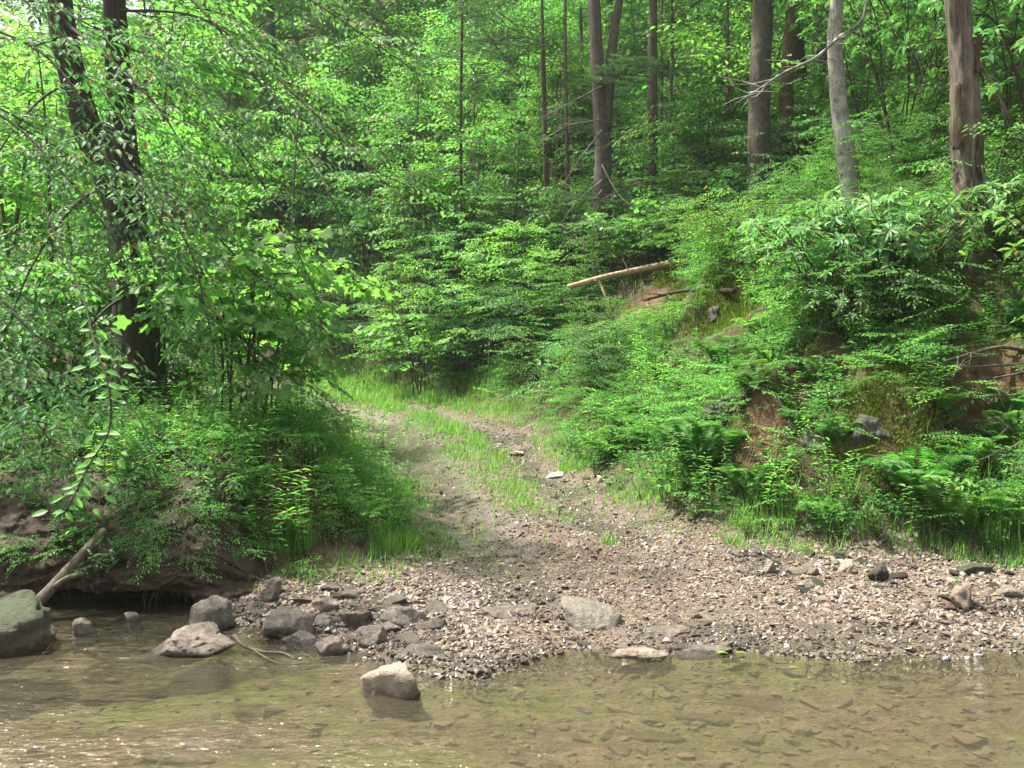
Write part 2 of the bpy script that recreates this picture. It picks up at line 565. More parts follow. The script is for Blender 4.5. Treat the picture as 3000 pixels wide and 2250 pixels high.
def build_ground():
    a = np.concatenate([np.arange(-5.2, 5.2, .055), np.geomspace(5.25, 160, 75)])
    xs = np.unique(np.concatenate([a, -np.geomspace(5.25, 160, 75)]))
    y, ys = 3.0, []
    while y < 220:
        ys.append(y)
        y += max(.035, .0075 * max(y - 4, 0) ** 1.15)
    ys = np.concatenate([-np.geomspace(80, .5, 30), np.linspace(-.3, 2.9, 25), ys])
    X, Y = np.meshgrid(xs, ys)
    Z = ground_z(X, Y)
    s, dr, dl = zones(X, Y)
    rx = X - road_centre(Y)
    slope = np.maximum(sstep(.0, .5, dr), sstep(.02, .35, dl))
    gravel = (1 - slope) * sstep(-.15, .1, s) * (1 - sstep(18, 24, Y))
    mud = gravel * sstep(.05, .45, fbm(X * .9, Y * 1.8, 5, 4) + .55 * np.exp(-((np.abs(rx + .1) - .8) / .35) ** 2) * sstep(7, 8.5, Y) + .25 * np.exp(-((s - .5) / .5) ** 2) * sstep(.3, 1.2, X))
    mud = np.maximum(mud, gravel * np.exp(-((s - .5) / .42) ** 2) * sstep(.8, 1.6, X) * sstep(-.25, .1, fbm(X * 1.3, Y * 3.2, 41, 3)))
    mud = np.maximum(mud, gravel * (.95 * np.exp(-((rx + .75) / .45) ** 4) + .5 * np.exp(-((rx - .85) / .3) ** 4) * sstep(.0, .3, fbm(X * 2, Y, 77, 3))) * sstep(5.9, 7.2, Y) * sstep(20, 15, Y))
    bare = np.maximum(scar(X, Y) * slope, np.clip(sstep(.15, .4, dl) * (1 - sstep(.5, 1.1, dl)) * sstep(-1.4, -2.2, X), 0, 1))
    bare = np.maximum(bare, np.exp(-((X + 1.75) / .5) ** 2 - ((Y - 7.35) / .5) ** 2) * sstep(.02, .2, s))
    gravel = gravel * (1 - .9 * np.exp(-((X + 1.8) / .45) ** 2 - ((Y - 7.3) / .45) ** 2))
    sand = np.exp(-((X + 1.85) / .5) ** 2 - ((Y - 7.15) / .5) ** 2) * sstep(.0, .15, s)
    C = np.stack([gravel, mud, bare, np.clip(sand * 1.3, 0, 1)], -1).reshape(-1, 4)
    g = Geo()
    nx, ny = len(xs), len(ys)
    i = (np.arange(ny - 1)[:, None] * nx + np.arange(nx - 1)[None]).ravel()
    g.add(np.stack([X, Y, Z], -1).reshape(-1, 3), [np.stack([i, i + 1, i + nx + 1, i + nx], -1)], C)
    m, N, L, Pn = new_mat('ground_soil')
    atn = N.new('ShaderNodeAttribute')
    atn.attribute_name = 'Col'
    sp = N.new('ShaderNodeSeparateColor')
    L.new(atn.outputs['Color'], sp.inputs[0])
    ge = N.new('ShaderNodeNewGeometry')
    sx = N.new('ShaderNodeSeparateXYZ')
    L.new(ge.outputs['Position'], sx.inputs[0])
    n1, n2, n3 = n_noise(N, L, 1.3, 6, .6), n_noise(N, L, 9, 6, .7), n_noise(N, L, 45, 4, .7)
    # forest floor: litter, moss
    c = n_mix(N, L, n_ramp(N, L, n2, [(.3, 0.), (.7, 1.)]), (.020, .015, .009), (.066, .045, .027))
    c = n_mix(N, L, n_ramp(N, L, n1, [(.42, 0.), (.62, .85)]), c, (.045, .070, .016))
    # bare earth
    e = n_mix(N, L, n_ramp(N, L, n2, [(.3, 0.), (.7, 1.)]), (.034, .022, .013), (.135, .083, .046))
    c = n_mix(N, L, sp.outputs[2], c, e)
    # gravel and mud
    vo = N.new('ShaderNodeTexVoronoi')
    vo.inputs['Scale'].default_value = 42
    tc = N.new('ShaderNodeTexCoord')
    L.new(tc.outputs['Object'], vo.inputs['Vector'])
    vs_ = N.new('ShaderNodeSeparateColor')
    L.new(vo.outputs['Color'], vs_.inputs[0])
    gr = n_ramp(N, L, vs_.outputs[0], [(k / 6, cc) for k, cc in enumerate(GRAVEL)])
    gr = n_mix(N, L, n_ramp(N, L, n3, [(.25, .25), (.7, .9)]), gr, (.050, .037, .027))
    c = n_mix(N, L, sp.outputs[0], c, gr)
    md = n_mix(N, L, n_ramp(N, L, n2, [(.35, 0.), (.65, 1.)]), (.036, .031, .027), (.098, .080, .063))
    c = n_mix(N, L, n_math(N, L, 'MULTIPLY', sp.outputs[1], .9), c, md)
    sa = n_mix(N, L, n_ramp(N, L, n2, [(.3, 0.), (.7, 1.)]), (.15, .10, .058), (.34, .24, .155))
    c = n_mix(N, L, atn.outputs['Alpha'], c, sa)
    # stream bed below the water line
    b = n_mix(N, L, n_ramp(N, L, n2, [(.35, 0.), (.7, 1.)]), (.055, .044, .026), (.150, .117, .072))
    mp = N.new('ShaderNodeMapping')
    mp.inputs['Scale'].default_value = (.55, .9, 1)
    L.new(tc.outputs['Object'], mp.inputs[0])
    na = n_noise(N, L, 1.0, 5, .6, vec=mp.outputs[0])
    b = n_mix(N, L, n_ramp(N, L, na, [(.46, 0.), (.64, .8)]), b, (.085, .125, .028))
    wet = N.new('ShaderNodeMapRange')
    wet.inputs['From Min'].default_value = .03
    wet.inputs['From Max'].default_value = -.02
    L.new(sx.outputs[2], wet.inputs[0])
    c = n_mix(N, L, wet.outputs[0], c, b)
    L.new(c, Pn.inputs['Base Color'])
    rg = N.new('ShaderNodeMapRange')
    rg.inputs['To Min'].default_value = .85
    rg.inputs['To Max'].default_value = .2
    L.new(sp.outputs[1], rg.inputs[0])
    L.new(rg.outputs[0], Pn.inputs['Roughness'])
    sg = N.new('ShaderNodeMapRange')
    sg.inputs['To Min'].default_value = .08
    sg.inputs['To Max'].default_value = .5
    L.new(sp.outputs[1], sg.inputs[0])
    L.new(sg.outputs[0], Pn.inputs['Specular IOR Level'])
    hh = n_math(N, L, 'ADD', n_math(N, L, 'MULTIPLY', n3, .5), n_math(N, L, 'MULTIPLY', vo.outputs['Distance'], -1.0))
    hh = n_math(N, L, 'MULTIPLY', hh, n_math(N, L, 'SUBTRACT', 1.0, n_math(N, L, 'MULTIPLY', sp.outputs[1], .6)))
    n_bump(N, L, hh, .5, .02, Pn.inputs['Normal'])
    tag(g.build('ground', [m], smooth=True), kind='structure')


build_ground()


def build_water():
    m, N, L, Pn = new_mat('stream_water')
    N.remove(Pn)
    tc = N.new('ShaderNodeTexCoord')
    v = tc.outputs['Object']
    a = n_noise(N, L, 3.2, 5, .6, vec=v, mapscale=(.75, 1.6, 1))
    b = n_noise(N, L, 14, 3, .6, vec=v, mapscale=(.8, 1.8, 1))
    patch = n_ramp(N, L, n_noise(N, L, .8, 3, .5, vec=v, mapscale=(.7, 1.1, 1)), [(.38, .12), (.66, 1.)])
    h = n_math(N, L, 'ADD', n_math(N, L, 'MULTIPLY', a, .7), n_math(N, L, 'MULTIPLY', n_math(N, L, 'MULTIPLY', b, .5), patch))
    bmp = N.new('ShaderNodeBump')
    bmp.inputs['Strength'].default_value = .95
    bmp.inputs['Distance'].default_value = .075
    L.new(h, bmp.inputs['Height'])
    fr = N.new('ShaderNodeFresnel')
    fr.inputs[0].default_value = 1.33
    L.new(bmp.outputs[0], fr.inputs['Normal'])
    gl = N.new('ShaderNodeBsdfGlossy')
    gl.inputs['Roughness'].default_value = .05
    L.new(bmp.outputs[0], gl.inputs['Normal'])
    tr = N.new('ShaderNodeBsdfTransparent')
    tr.inputs[0].default_value = (.88, .85, .75, 1)
    df = N.new('ShaderNodeBsdfDiffuse')
    df.inputs[0].default_value = (.115, .100, .068, 1)
    m1 = N.new('ShaderNodeMixShader')
    m1.inputs[0].default_value = .23
    L.new(tr.outputs[0], m1.inputs[1])
    L.new(df.outputs[0], m1.inputs[2])
    m2 = N.new('ShaderNodeMixShader')
    L.new(fr.outputs[0], m2.inputs[0])
    L.new(m1.outputs[0], m2.inputs[1])
    L.new(gl.outputs[0], m2.inputs[2])
    L.new(m2.outputs[0], N['Material Output'].inputs['Surface'])
    xs = np.concatenate([-np.geomspace(70, 5.1, 20), np.linspace(-5, 5, 160), np.geomspace(5.1, 70, 20)])
    ys = np.concatenate([np.linspace(-6.5, 2.5, 20), np.linspace(2.6, 8.1, 130)])
    X, Y = np.meshgrid(xs, ys)
    near = np.exp(-((X) / 7.0) ** 2)
    Z = near * (.010 * fbm(X * 2.2, Y * 4.0, 1, 3) + .004 * fbm(X * 7, Y * 12, 3, 2))
    for rx, ry, ra, amp in ((-.62, 4.42, .28, .05), (-.35, 4.22, .3, .045), (.35, 4.4, .3, .012)):
        q = ((X - rx - .3 * (Y - ry)) / ra) ** 2 + ((Y - ry) / (ra * .45)) ** 2
        Z = Z + np.exp(-q) * (amp * .4 + amp * fbm(X * 9, Y * 16, 5, 3))
    g = Geo()
    nx, ny = len(xs), len(ys)
    i = (np.arange(ny - 1)[:, None] * nx + np.arange(nx - 1)[None]).ravel()
    g.add(np.stack([X, Y, Z], -1).reshape(-1, 3), [np.stack([i, i + 1, i + nx + 1, i + nx], -1)])
    tag(g.build('water', [m], smooth=True), kind='structure')


build_water()


BANK = []


def build_mudbank():
    """the undercut lip of the left bank"""
    us = np.linspace(-7.5, -1.95, 560)
    NK = 130
    prof = np.array([(8.55, 1.13), (8.25, 1.08), (7.95, .98), (7.65, .84), (7.35, .66), (7.15, .48), (7.02, .34), (6.97, .24), (6.98, .17), (7.04, .13), (7.2, .12), (7.5, .10), (7.75, .02), (7.85, -.25)])
    pr = spline(np.column_stack([prof, np.zeros(len(prof))]), NK)[:, :2]
    U_, K = np.meshgrid(us, np.arange(NK) * 60. / NK)
    KI = (K * NK / 60. + .5).astype(int)
    Yp, Zp = pr[KI, 0], pr[KI, 1]
    endw = sstep(-2.45, -1.98, U_)                       # closes to the gravel at the right end
    cav = sstep(-3.9, -3.5, U_) * (1 - sstep(-2.55, -2.25, U_))
    low = np.clip((.42 - Zp) / .3, 0, 1)
    Zp = Zp - (1 - cav) * low * .22
    n = fbm(U_ * 1.7, Zp * 3.5 + K * .02, 2, 5)
    n2 = fbm(U_ * 6, Zp * 15 + .3 * n, 6, 5)
    n3 = np.abs(fbm(U_ * 3, Zp * 11, 11, 4))
    Yp = Yp + .22 * n * sstep(0, 12, K) + .05 * n2 + .07 * n3 + .022 * fbm(U_ * 22, Zp * 40, 14, 3) + .06 * np.abs(fbm(U_ * 13, Zp * 24, 15, 4)) + .018 * (np.mod(Zp * 10 + 1.6 * fbm(U_ * 1.5, Zp, 16, 3), 1) ** 2) + .55 * endw * (1 - K / 59.)
    Zp = Zp + .05 * fbm(U_ * 4, K * .2, 3, 3) - endw * np.clip(Zp - .05, 0, 2) * .75
    Xp = U_ + .06 * fbm(U_ * 5, K * .25, 8, 3)
    gzz = ground_z(Xp, Yp)
    top = K < 10
    Zp = np.where(top, np.maximum(Zp * 0 + gzz - .04 + .004 * K, np.minimum(Zp, gzz + .05)), Zp)
    BANK.append((Xp, Yp, Zp))
    g = Geo()
    nx, ny = len(us), NK
    i = (np.arange(ny - 1)[:, None] * nx + np.arange(nx - 1)[None]).ravel()
    g.add(np.stack([Xp, Yp, Zp], -1).reshape(-1, 3), [np.stack([i, i + nx, i + nx + 1, i + 1], -1)])
    m, N, L, Pn = new_mat('bank_earth')
    f = n_noise(N, L, 6, 9, .75, mapscale=(1, 1, 1.3))
    f2 = n_noise(N, L, 60, 5, .75)
    c = n_mix(N, L, n_ramp(N, L, f, [(.33, 0.), (.68, 1.)]), (.022, .014, .008), (.105, .066, .036))
    c = n_mix(N, L, n_ramp(N, L, f2, [(.35, 0.), (.75, .6)]), c, (.045, .03, .018))
    L.new(c, Pn.inputs['Base Color'])
    Pn.inputs['Roughness'].default_value = .85
    n_bump(N, L, n_math(N, L, 'ADD', f, n_math(N, L, 'MULTIPLY', f2, .4)), .9, .05, Pn.inputs['Normal'])
    tag(g.build('bank_terrain', [m], smooth=True), kind='structure')


build_mudbank()

# ------------------------------------------------------------------ stones
ICO = {}


def ico(n):
    if n not in ICO:
        bm = bmesh.new()
        bmesh.ops.create_icosphere(bm, subdivisions=n, radius=1)
        ICO[n] = (np.array([v.co[:] for v in bm.verts]), np.array([[v.index for v in f.verts] for f in bm.faces]))
        bm.free()
    return ICO[n]


def boulder(size, seed, sub=4, planes=11, round_=.12, flat=1.0, rough=.08):
    """a faceted, slightly worn stone: the soft intersection of random half spaces, then weathered"""
    r = np.random.default_rng(seed)
    d, f = ico(sub)
    n = norm(r.normal(size=(planes + 4, 3)))
    n[0] = norm(np.array([r.uniform(-.25, .25), r.uniform(-.25, .25), 1]))
    h = r.uniform(.62, 1.0, planes + 4)
    dots = d @ n.T
    inv = np.maximum(dots, .02) / h
    p = 2.6 / round_
    planes = planes + 4
    rad = (inv ** p).sum(1) ** (-1 / p)
    rad = np.minimum(rad, 1.5)
    q = d * rad[:, None]
    q = q * (1 + 1.6 * rough * fbm(q[:, 0] * 3 + seed, q[:, 1] * 3, q[:, 2] * 3, 4)[:, None] + rough * .9 * fbm(q[:, 0] * 11 + seed, q[:, 1] * 11, q[:, 2] * 11, 4)[:, None])
    q = q * np.array([1, 1, 1.0])
    q[:, :2] *= (1 + .38 * np.clip(.25 - q[:, 2], 0, 1))[:, None]
    q = q / np.abs(q).max(0)
    return q * np.array(size) * .5 * np.array([1, 1, flat]), f


def rock(name, label, px, py, w, h, mat, seed, depth=None, rot=0, tilt=0, sink=.2, planes=11, round_=.1, rough=.085, y=None, cat='rock', group=None):
    """px, py: where its foot is; w, h metres"""
    depth = depth or w * .8
    g0 = at(px, py) if y is None else np.array([(px - 512) / FPX * y, y, CAM_H - (py - 384) / FPX * y])
    v, f = boulder((w, depth, h * (1 + sink)), seed, 5 if w > .5 else 4, planes, round_, 1, rough)
    if tilt:
        c, s_ = math.cos(R(tilt)), math.sin(R(tilt))
        v = v @ np.array([[c, 0, s_], [0, 1, 0], [-s_, 0, c]])
    c, s_ = math.cos(R(rot)), math.sin(R(rot))
    v = v @ np.array([[c, s_, 0], [-s_, c, 0], [0, 0, 1]])
    g = Geo()
    g.add(v, [f])
    o = g.build(name, [M[mat]], smooth=True)
    o.location = (g0[0], g0[1] + depth * .35, g0[2] + h * .5 - h * sink * .5 + (.03 if 'flat pale slab' in label else 0))
    tag(o, label, cat, group)
    return o


# notable stones: pixel of the foot, width and height in metres
rock('boulder', 'large moss topped boulder at the left edge standing in the dark pool', -66, 664, .95, .30, 'rock_moss', 5, .9, 50, 4, 0.7, 14, .3, .08)
rock('boulder', 'dark grey rounded boulder below the undercut bank, behind the flat wet rock', 212, 632, .40, .23, 'rock_grey', 16, .35, 10, 6, 0.45, 9)
rock('boulder', 'broad flat wet rock lying in the water in front of the dark boulder', 182, 659, .74, .22, 'rock_wet', 8, .5, 8, 6, 0.5, 9, .08)
rock('stone', 'upright greenish tan stone leaning against the sandy bank', 273, 604, .19, .24, 'rock_grey', 21, .15, 10, -18, .2, 8)
rock('stone', 'dark angular block in the stone heap, biggest of the heap', 290, 640, .44, .21, 'rock_grey', 33, .3, -16, -10, .3, 7, .05)
rock('stone', 'square edged tan slab on top of the stone heap', 324, 614, .24, .13, 'rock_tan', 12, .2, -22, 16, .2, 7, .05)
rock('stone', 'long slanting green and tan stone half buried in the gravel', 405, 626, .46, .17, 'rock_grey', 44, .22, 18, -16, .35, 8, .08)
rock('boulder', 'pale speckled boulder standing alone in the shallow water', 386, 699, .40, .17, 'rock_tan', 77, .34, -12, 4, 0.9, 12, .16, .09)
rock('boulder', 'low grey rock hump rising from the wet gravel', 588, 632, .46, .16, 'rock_grey', 19, .42, -20, -8, .5, 10, .18)
rock('stone', 'flat pale slab lying at the water line', 640, 661, .40, .045, 'rock_tan', 52, .17, 4, 2, .5, 8, .06)
rock('boulder', 'tan pointed boulder resting on the right end of the gravel', 968, 612, .24, .24, 'rock_tan', 61, .22, 25, 14, .15, 8, .08)
rock('stone', 'pale rounded stone on the upper gravel left of the grey wedge', 852, 575, .20, .15, 'rock_tan', 63, .18, 0, 0, .2, 9)
rock('stone', 'grey wedge of stone with a sharp top on the gravel', 883, 582, .20, .14, 'rock_bank', 66, .17, 40, -14, .2, 7, .05)
rock('stone', 'two toned squarish stone standing by itself in the middle gravel', 771, 574, .13, .13, 'rock_tan', 70, .1, 15, -6, .2, 7, .05)
rock('stone', 'flat greyish slab below the ferny slope', 840, 560, .24, .08, 'rock_bank', 71, .2, 0, 6, .3, 8)
rock('stone', 'small dark pointed stone in the pool right of the mossy boulder', 78, 638, .19, .14, 'rock_wet', 73, .15, 30, 10, 0.8, 7)
rock('stone', 'small grey stone standing in the pool below the undercut lip', 132, 624, .11, .11, 'rock_wet', 75, .1, 0, 12, 0.8, 7)
rock('stone', 'white flat stone on the right rut, nearest the grass strip', 518, 456, .30, .10, 'rock_pale', 80, .22, 15, -8, .2, 7, .05)
rock('stone', 'small white block on the right rut uphill of the flat one', 500, 448, .16, .09, 'rock_pale', 81, .13, 40, 0, .2, 7, .05)
rock('stone', 'broad pale slab at the foot of the slope beside the track', 556, 478, .34, .09, 'rock_pale', 83, .26, -10, 6, .2, 7, .05)
rock('stone', 'cream coloured cube shaped stone at the edge of the grass', 600, 484, .15, .11, 'rock_pale', 85, .13, 20, 0, .2, 7, .05)
rock('stone', 'mid brown rounded stone at the water edge of the stone heap', 372, 646, .26, .13, 'rock_wet', 90, .2, 0, 0, .3, 9)
rock('stone', 'wet brown stone beside the twig at the water line', 330, 657, .24, .11, 'rock_wet', 92, .2, 20, 4, .35, 9)
rock('stone', 'small dark block on the shore just behind the pale water boulder', 402, 664, .12, .1, 'rock_wet', 93, .1, 30, 0, .2, 7)
rock('stone', 'knobbly brown stone leaning on the long slanting stone', 385, 634, .22, .11, 'rock_wet', 95, .15, -25, 10, .3, 8)
rock('outcrop', 'jutting grey slab of rock on the slope above the bright fern', 733, 420, .52, .42, 'rock_bank', 101, .5, -8, -20, .5, 8, .05, cat='rock')
rock('outcrop', 'moss covered block jutting from the middle of the right bank', 825, 446, .46, .34, 'rock_moss', 104, .5, 12, -12, .5, 8, .06, cat='rock')
rock('outcrop', 'reddish ledge of rock under moss at the right of the mossy block', 885, 440, .62, .26, 'rock_bank', 107, .5, 0, 3, .5, 8, .06, cat='rock')
rock('outcrop', 'narrow orange brown rock standing on the slope beside the mossy block', 795, 436, .17, .26, 'rock_tan', 108, .2, 0, 4, .2, 7, .06, cat='rock')
rock('outcrop', 'small mossy stone in the bare earth at the far right bank', 996, 437, .30, .18, 'rock_moss', 112, .3, 0, 0, .5, 8, cat='rock')
rock('outcrop', 'dark stone under the mossy ledge beside the dead bough', 716, 322, .34, .26, 'rock_bank', 115, .4, 10, 0, .5, 8, cat='rock')
rock('stone', 'mossy flat stone by the ferns at the right end of the gravel', 978, 578, .34, .12, 'rock_moss', 118, .26, 0, 4, .3, 8)
rock('stone', 'bluish slate slab at the right edge of the gravel', 1014, 600, .26, .11, 'rock_grey', 121, .2, 0, -4, .2, 8)

rock('flat_rock', 'low wet slab of bedrock level with the gravel, left of the grey hump', 505, 618, .52, .05, 'rock_wet', 141, .3, 8, 3, .8, 9, .06, cat='rock')
rock('flat_rock', 'broad wet slab of bedrock lying flush right of the grey hump', 668, 640, .62, .06, 'rock_wet', 144, .34, -6, 2, .8, 9, .06, cat='rock')
rock('flat_rock', 'narrow wet slab at the water line just right of the flat pale one', 706, 656, .40, .05, 'rock_wet', 147, .2, 6, -2, .6, 9, .06, cat='rock')
rock('stone', 'long flat grey slab at the foot of the stone heap beside the water', 300, 648, .36, .09, 'rock_grey', 151, .2, -14, -8, .3, 7, .05)
rock('stone', 'brown tilted slab at the right end of the stone heap', 352, 628, .28, .12, 'rock_wet', 153, .18, 22, -14, .3, 7, .05)
rock('stone', 'thin tan slab lying across the middle of the stone heap', 318, 628, .30, .08, 'rock_tan', 157, .16, -24, 10, .3, 7, .05)

# submerged slabs
for k, (px, py, w, d_, lab) in enumerate(((128, 672, .95, .34, 'big tan slab under water in front of the flat wet rock'),
                                          (250, 705, .42, .2, 'small ochre slab under water left of the pale boulder'),
                                          (750, 706, .80, .24, 'long rusty slab under the clear water on the right'),
                                          (640, 735, .5, .22, 'olive slab under water in the middle of the stream'),
                                          (700, 722, .36, .12, 'thin ochre slab under water in front of the rusty one'),
                                          (180, 735, .5, .2, 'dull ochre slab deep in the near left water'))):
    D = 1.86 * FPX / (py - 384)
    v, f = boulder((w, d_, .10), 200 + k, 4, 9, .08, 1, .06)
    g = Geo()
    g.add(v, [f])
    o = g.build('submerged_slab', [M['rock_bed']], smooth=True)
    x = (px - 512) / FPX * D
    o.location = (x, D, min(float(ground_z(x, D)) - .005, -.085))
    o.rotation_euler = (0, R(U(-3, 3)), R(U(-12, 12)))
    tag(o, lab, 'stone')


def chip_templates(n, seed, flat=(.3, .75), pts=11):
    r = np.random.default_rng(seed)
    out = []
    for _ in range(n):
        bm = bmesh.new()
        p = norm(r.normal(size=(pts, 3))) * r.uniform(.75, 1.05, (pts, 1))
        p = p * np.array([1, r.uniform(.55, .95), r.uniform(*flat)])
        vs_ = [bm.verts.new(q) for q in p]
        res = bmesh.ops.convex_hull(bm, input=vs_)
        bmesh.ops.delete(bm, geom=[e for e in res['geom_interior'] if isinstance(e, bmesh.types.BMVert)], context='VERTS')
        bm.verts.index_update()
        bmesh.ops.triangulate(bm, faces=bm.faces[:])
        bm.verts.ensure_lookup_table()
        out.append((np.array([v.co[:] for v in bm.verts]), np.array([[v.index for v in f.verts] for f in bm.faces])))
        bm.free()
    return out


CH = chip_templates(14, 3)


def scatter_chips(g, pos, size, colr, tilt=.35, tpl=CH, wet=None):
    n = len(pos)
    k = rng.integers(0, len(tpl), n)
    yaw = U(0, 2 * math.pi, n)
    ax = U(-tilt, tilt, (n, 2))
    for t in range(len(tpl)):
        i = np.nonzero(k == t)[0]
        if not len(i):
            continue
        v, f = tpl[t]
        c, s_ = np.cos(yaw[i])[:, None], np.sin(yaw[i])[:, None]
        x = v[None, :, 0] * c - v[None, :, 1] * s_
        y = v[None, :, 0] * s_ + v[None, :, 1] * c
        z = v[None, :, 2] + x * ax[i, :1] + y * ax[i, 1:]
        w = np.stack([x, y, z], -1) * size[i][:, None, None] + pos[i][:, None]
        nv = len(v)
        ff = (f[None] + (np.arange(len(i)) * nv)[:, None, None]).reshape(-1, 3)
        cc = np.zeros((len(i), nv, 4))
        cc[..., 0] = colr[i][:, None]
        cc[..., 1] = 0 if wet is None else wet[i][:, None]
        cc[..., 3] = 1
        g.add(w.reshape(-1, 3), [ff], cc.reshape(-1, 4))


def gravel_density(x, y):
    s, dr, dl = zones(x, y)
    m = sstep(-.25, .05, s) * (1 - sstep(-.1, .45, dr)) * (1 - sstep(-.15, .25, dl))
    rx = x - road_centre(y)
    patch = .5 + .5 * sstep(-.25, .25, fbm(x * 1.1, y * 2.0, 21, 3))
    mudrut = 1 - .8 * np.exp(-((rx + .75) / .42) ** 4) * sstep(7.0, 8.4, y)
    strip = 1 - .7 * np.exp(-(rx / .35) ** 2) * sstep(8.5, 10, y)
    pud = np.exp(-((s - .5) / .38) ** 2) * sstep(.9, 1.8, x) * sstep(-.25, .1, fbm(x * 1.3, y * 3.2, 41, 3))
    return m * patch * mudrut * strip * (1 - .82 * pud)


def build_gravel():
    n = 175000
    y = 5.1 + (17 - 5.1) * U(0, 1, n) ** 1.9
    x = U(-2.2, 4.4, n)
    keep = U(0, 1, n) < gravel_density(x, y) * np.where(y > 9, .8, 1)
    x, y = x[keep], y[keep]
    n = len(x)
    sz = np.exp(rng.normal(math.log(.0105), .5, n))
    sz *= 1 + .5 * sstep(.5, -1.2, x) * sstep(8.5, 7, y) + .35 * sstep(1.2, 3, x)
    sz = np.clip(sz, .005, .055)
    z = ground_z(x, y) + sz * .12
    g = Geo()
    cl = np.clip(U(0, 1, n) ** 1.15 + .12 * fbm(x * 2, y * 2, 4, 2), 0, 1)
    s, dr, dl = zones(x, y)
    rx = x - road_centre(y)
    wt = np.maximum(sstep(.55, .1, s + .25 * fbm(x * 3, y * 3, 8, 2)), sstep(-.05, .25, fbm(x * .9, y * 1.8, 5, 4) - .12 + .55 * np.exp(-((rx + .65) / .6) ** 2) * sstep(5.7, 6.6, y)))
    scatter_chips(g, np.stack([x, y, z], -1), sz, cl, wet=np.clip(wt + U(-.15, .15, n), 0, 1))
    tag(g.build('gravel', [M['chip']]), kind='stuff')
    X_, Y_, Z_ = BANK[0]
    r_, c_ = rng.integers(10, 95, 420), rng.integers(60, 555, 420)
    g = Geo()
    scatter_chips(g, np.stack([X_[r_, c_], Y_[r_, c_], Z_[r_, c_]], -1), np.clip(np.exp(rng.normal(math.log(.014), .5, 420)), .006, .05), U(0, .8, 420), 1.0, wet=U(.2, .8, 420))
    tag(g.build('bank_gravel', [M['chip']]), kind='stuff')
    # flat chips on the stream bed
    n = 8000
    x, y = U(-4.5, 4.5, n), U(3.6, 7.2, n)
    s, dr, dl = zones(x, y)
    k = (s < -.02) & (U(0, 1, n) < .3 + .7 * sstep(-.4, .8, x))
    x, y = x[k], y[k]
    sz = np.clip(np.exp(rng.normal(math.log(.030), .5, len(x))), .012, .11)
    z = ground_z(x, y)
    z = np.minimum(z + sz * .06, -.02 - sz * .25)
    g = Geo()
    scatter_chips(g, np.stack([x, y, z], -1), sz, U(0, 1, len(x)), .12, chip_templates(12, 8, (.15, .35), 13))
    tag(g.build('streambed_gravel', [M['bedchip']]), kind='stuff')


build_gravel()


def leaf_litter():
    n = 9000
    y = 5.6 + 14 * U(0, 1, n) ** 1.3
    x = U(-5, 7, n)
    s, dr, dl = zones(x, y)
    k = (s > .1) & (U(0, 1, n) < np.where((dr > .1) | (dl > .1), .75, .16))
    x, y = x[k], y[k]
    n = len(x)
    a = U(0, 6.28, n)
    c = np.ones((n, 4))
    c[:, 0] = U(0, 1, n)
    c[:, 1] = U(0, .5, n)
    c[:, 2] = 0
    l = U(.03, .085, n)
    L = Leaves(np.stack([x, y, ground_z(x, y) + U(.004, .02, n)], -1), np.stack([np.cos(a), np.sin(a), U(-.3, .3, n)], -1), norm(np.stack([U(-.5, .5, n), U(-.5, .5, n), np.ones(n)], -1)), l, l * U(.4, .65, n), c)
    g = Geo()
    add_leaves(g, L, TPL_MID)
    m = leaf_mat('dead_leaf', (.055, .032, .016), (.19, .115, .058), (.26, .19, .10), trans=.15, rough=.7, spec=.2)
    tag(g.build('leaf_litter', [m]), kind='stuff')


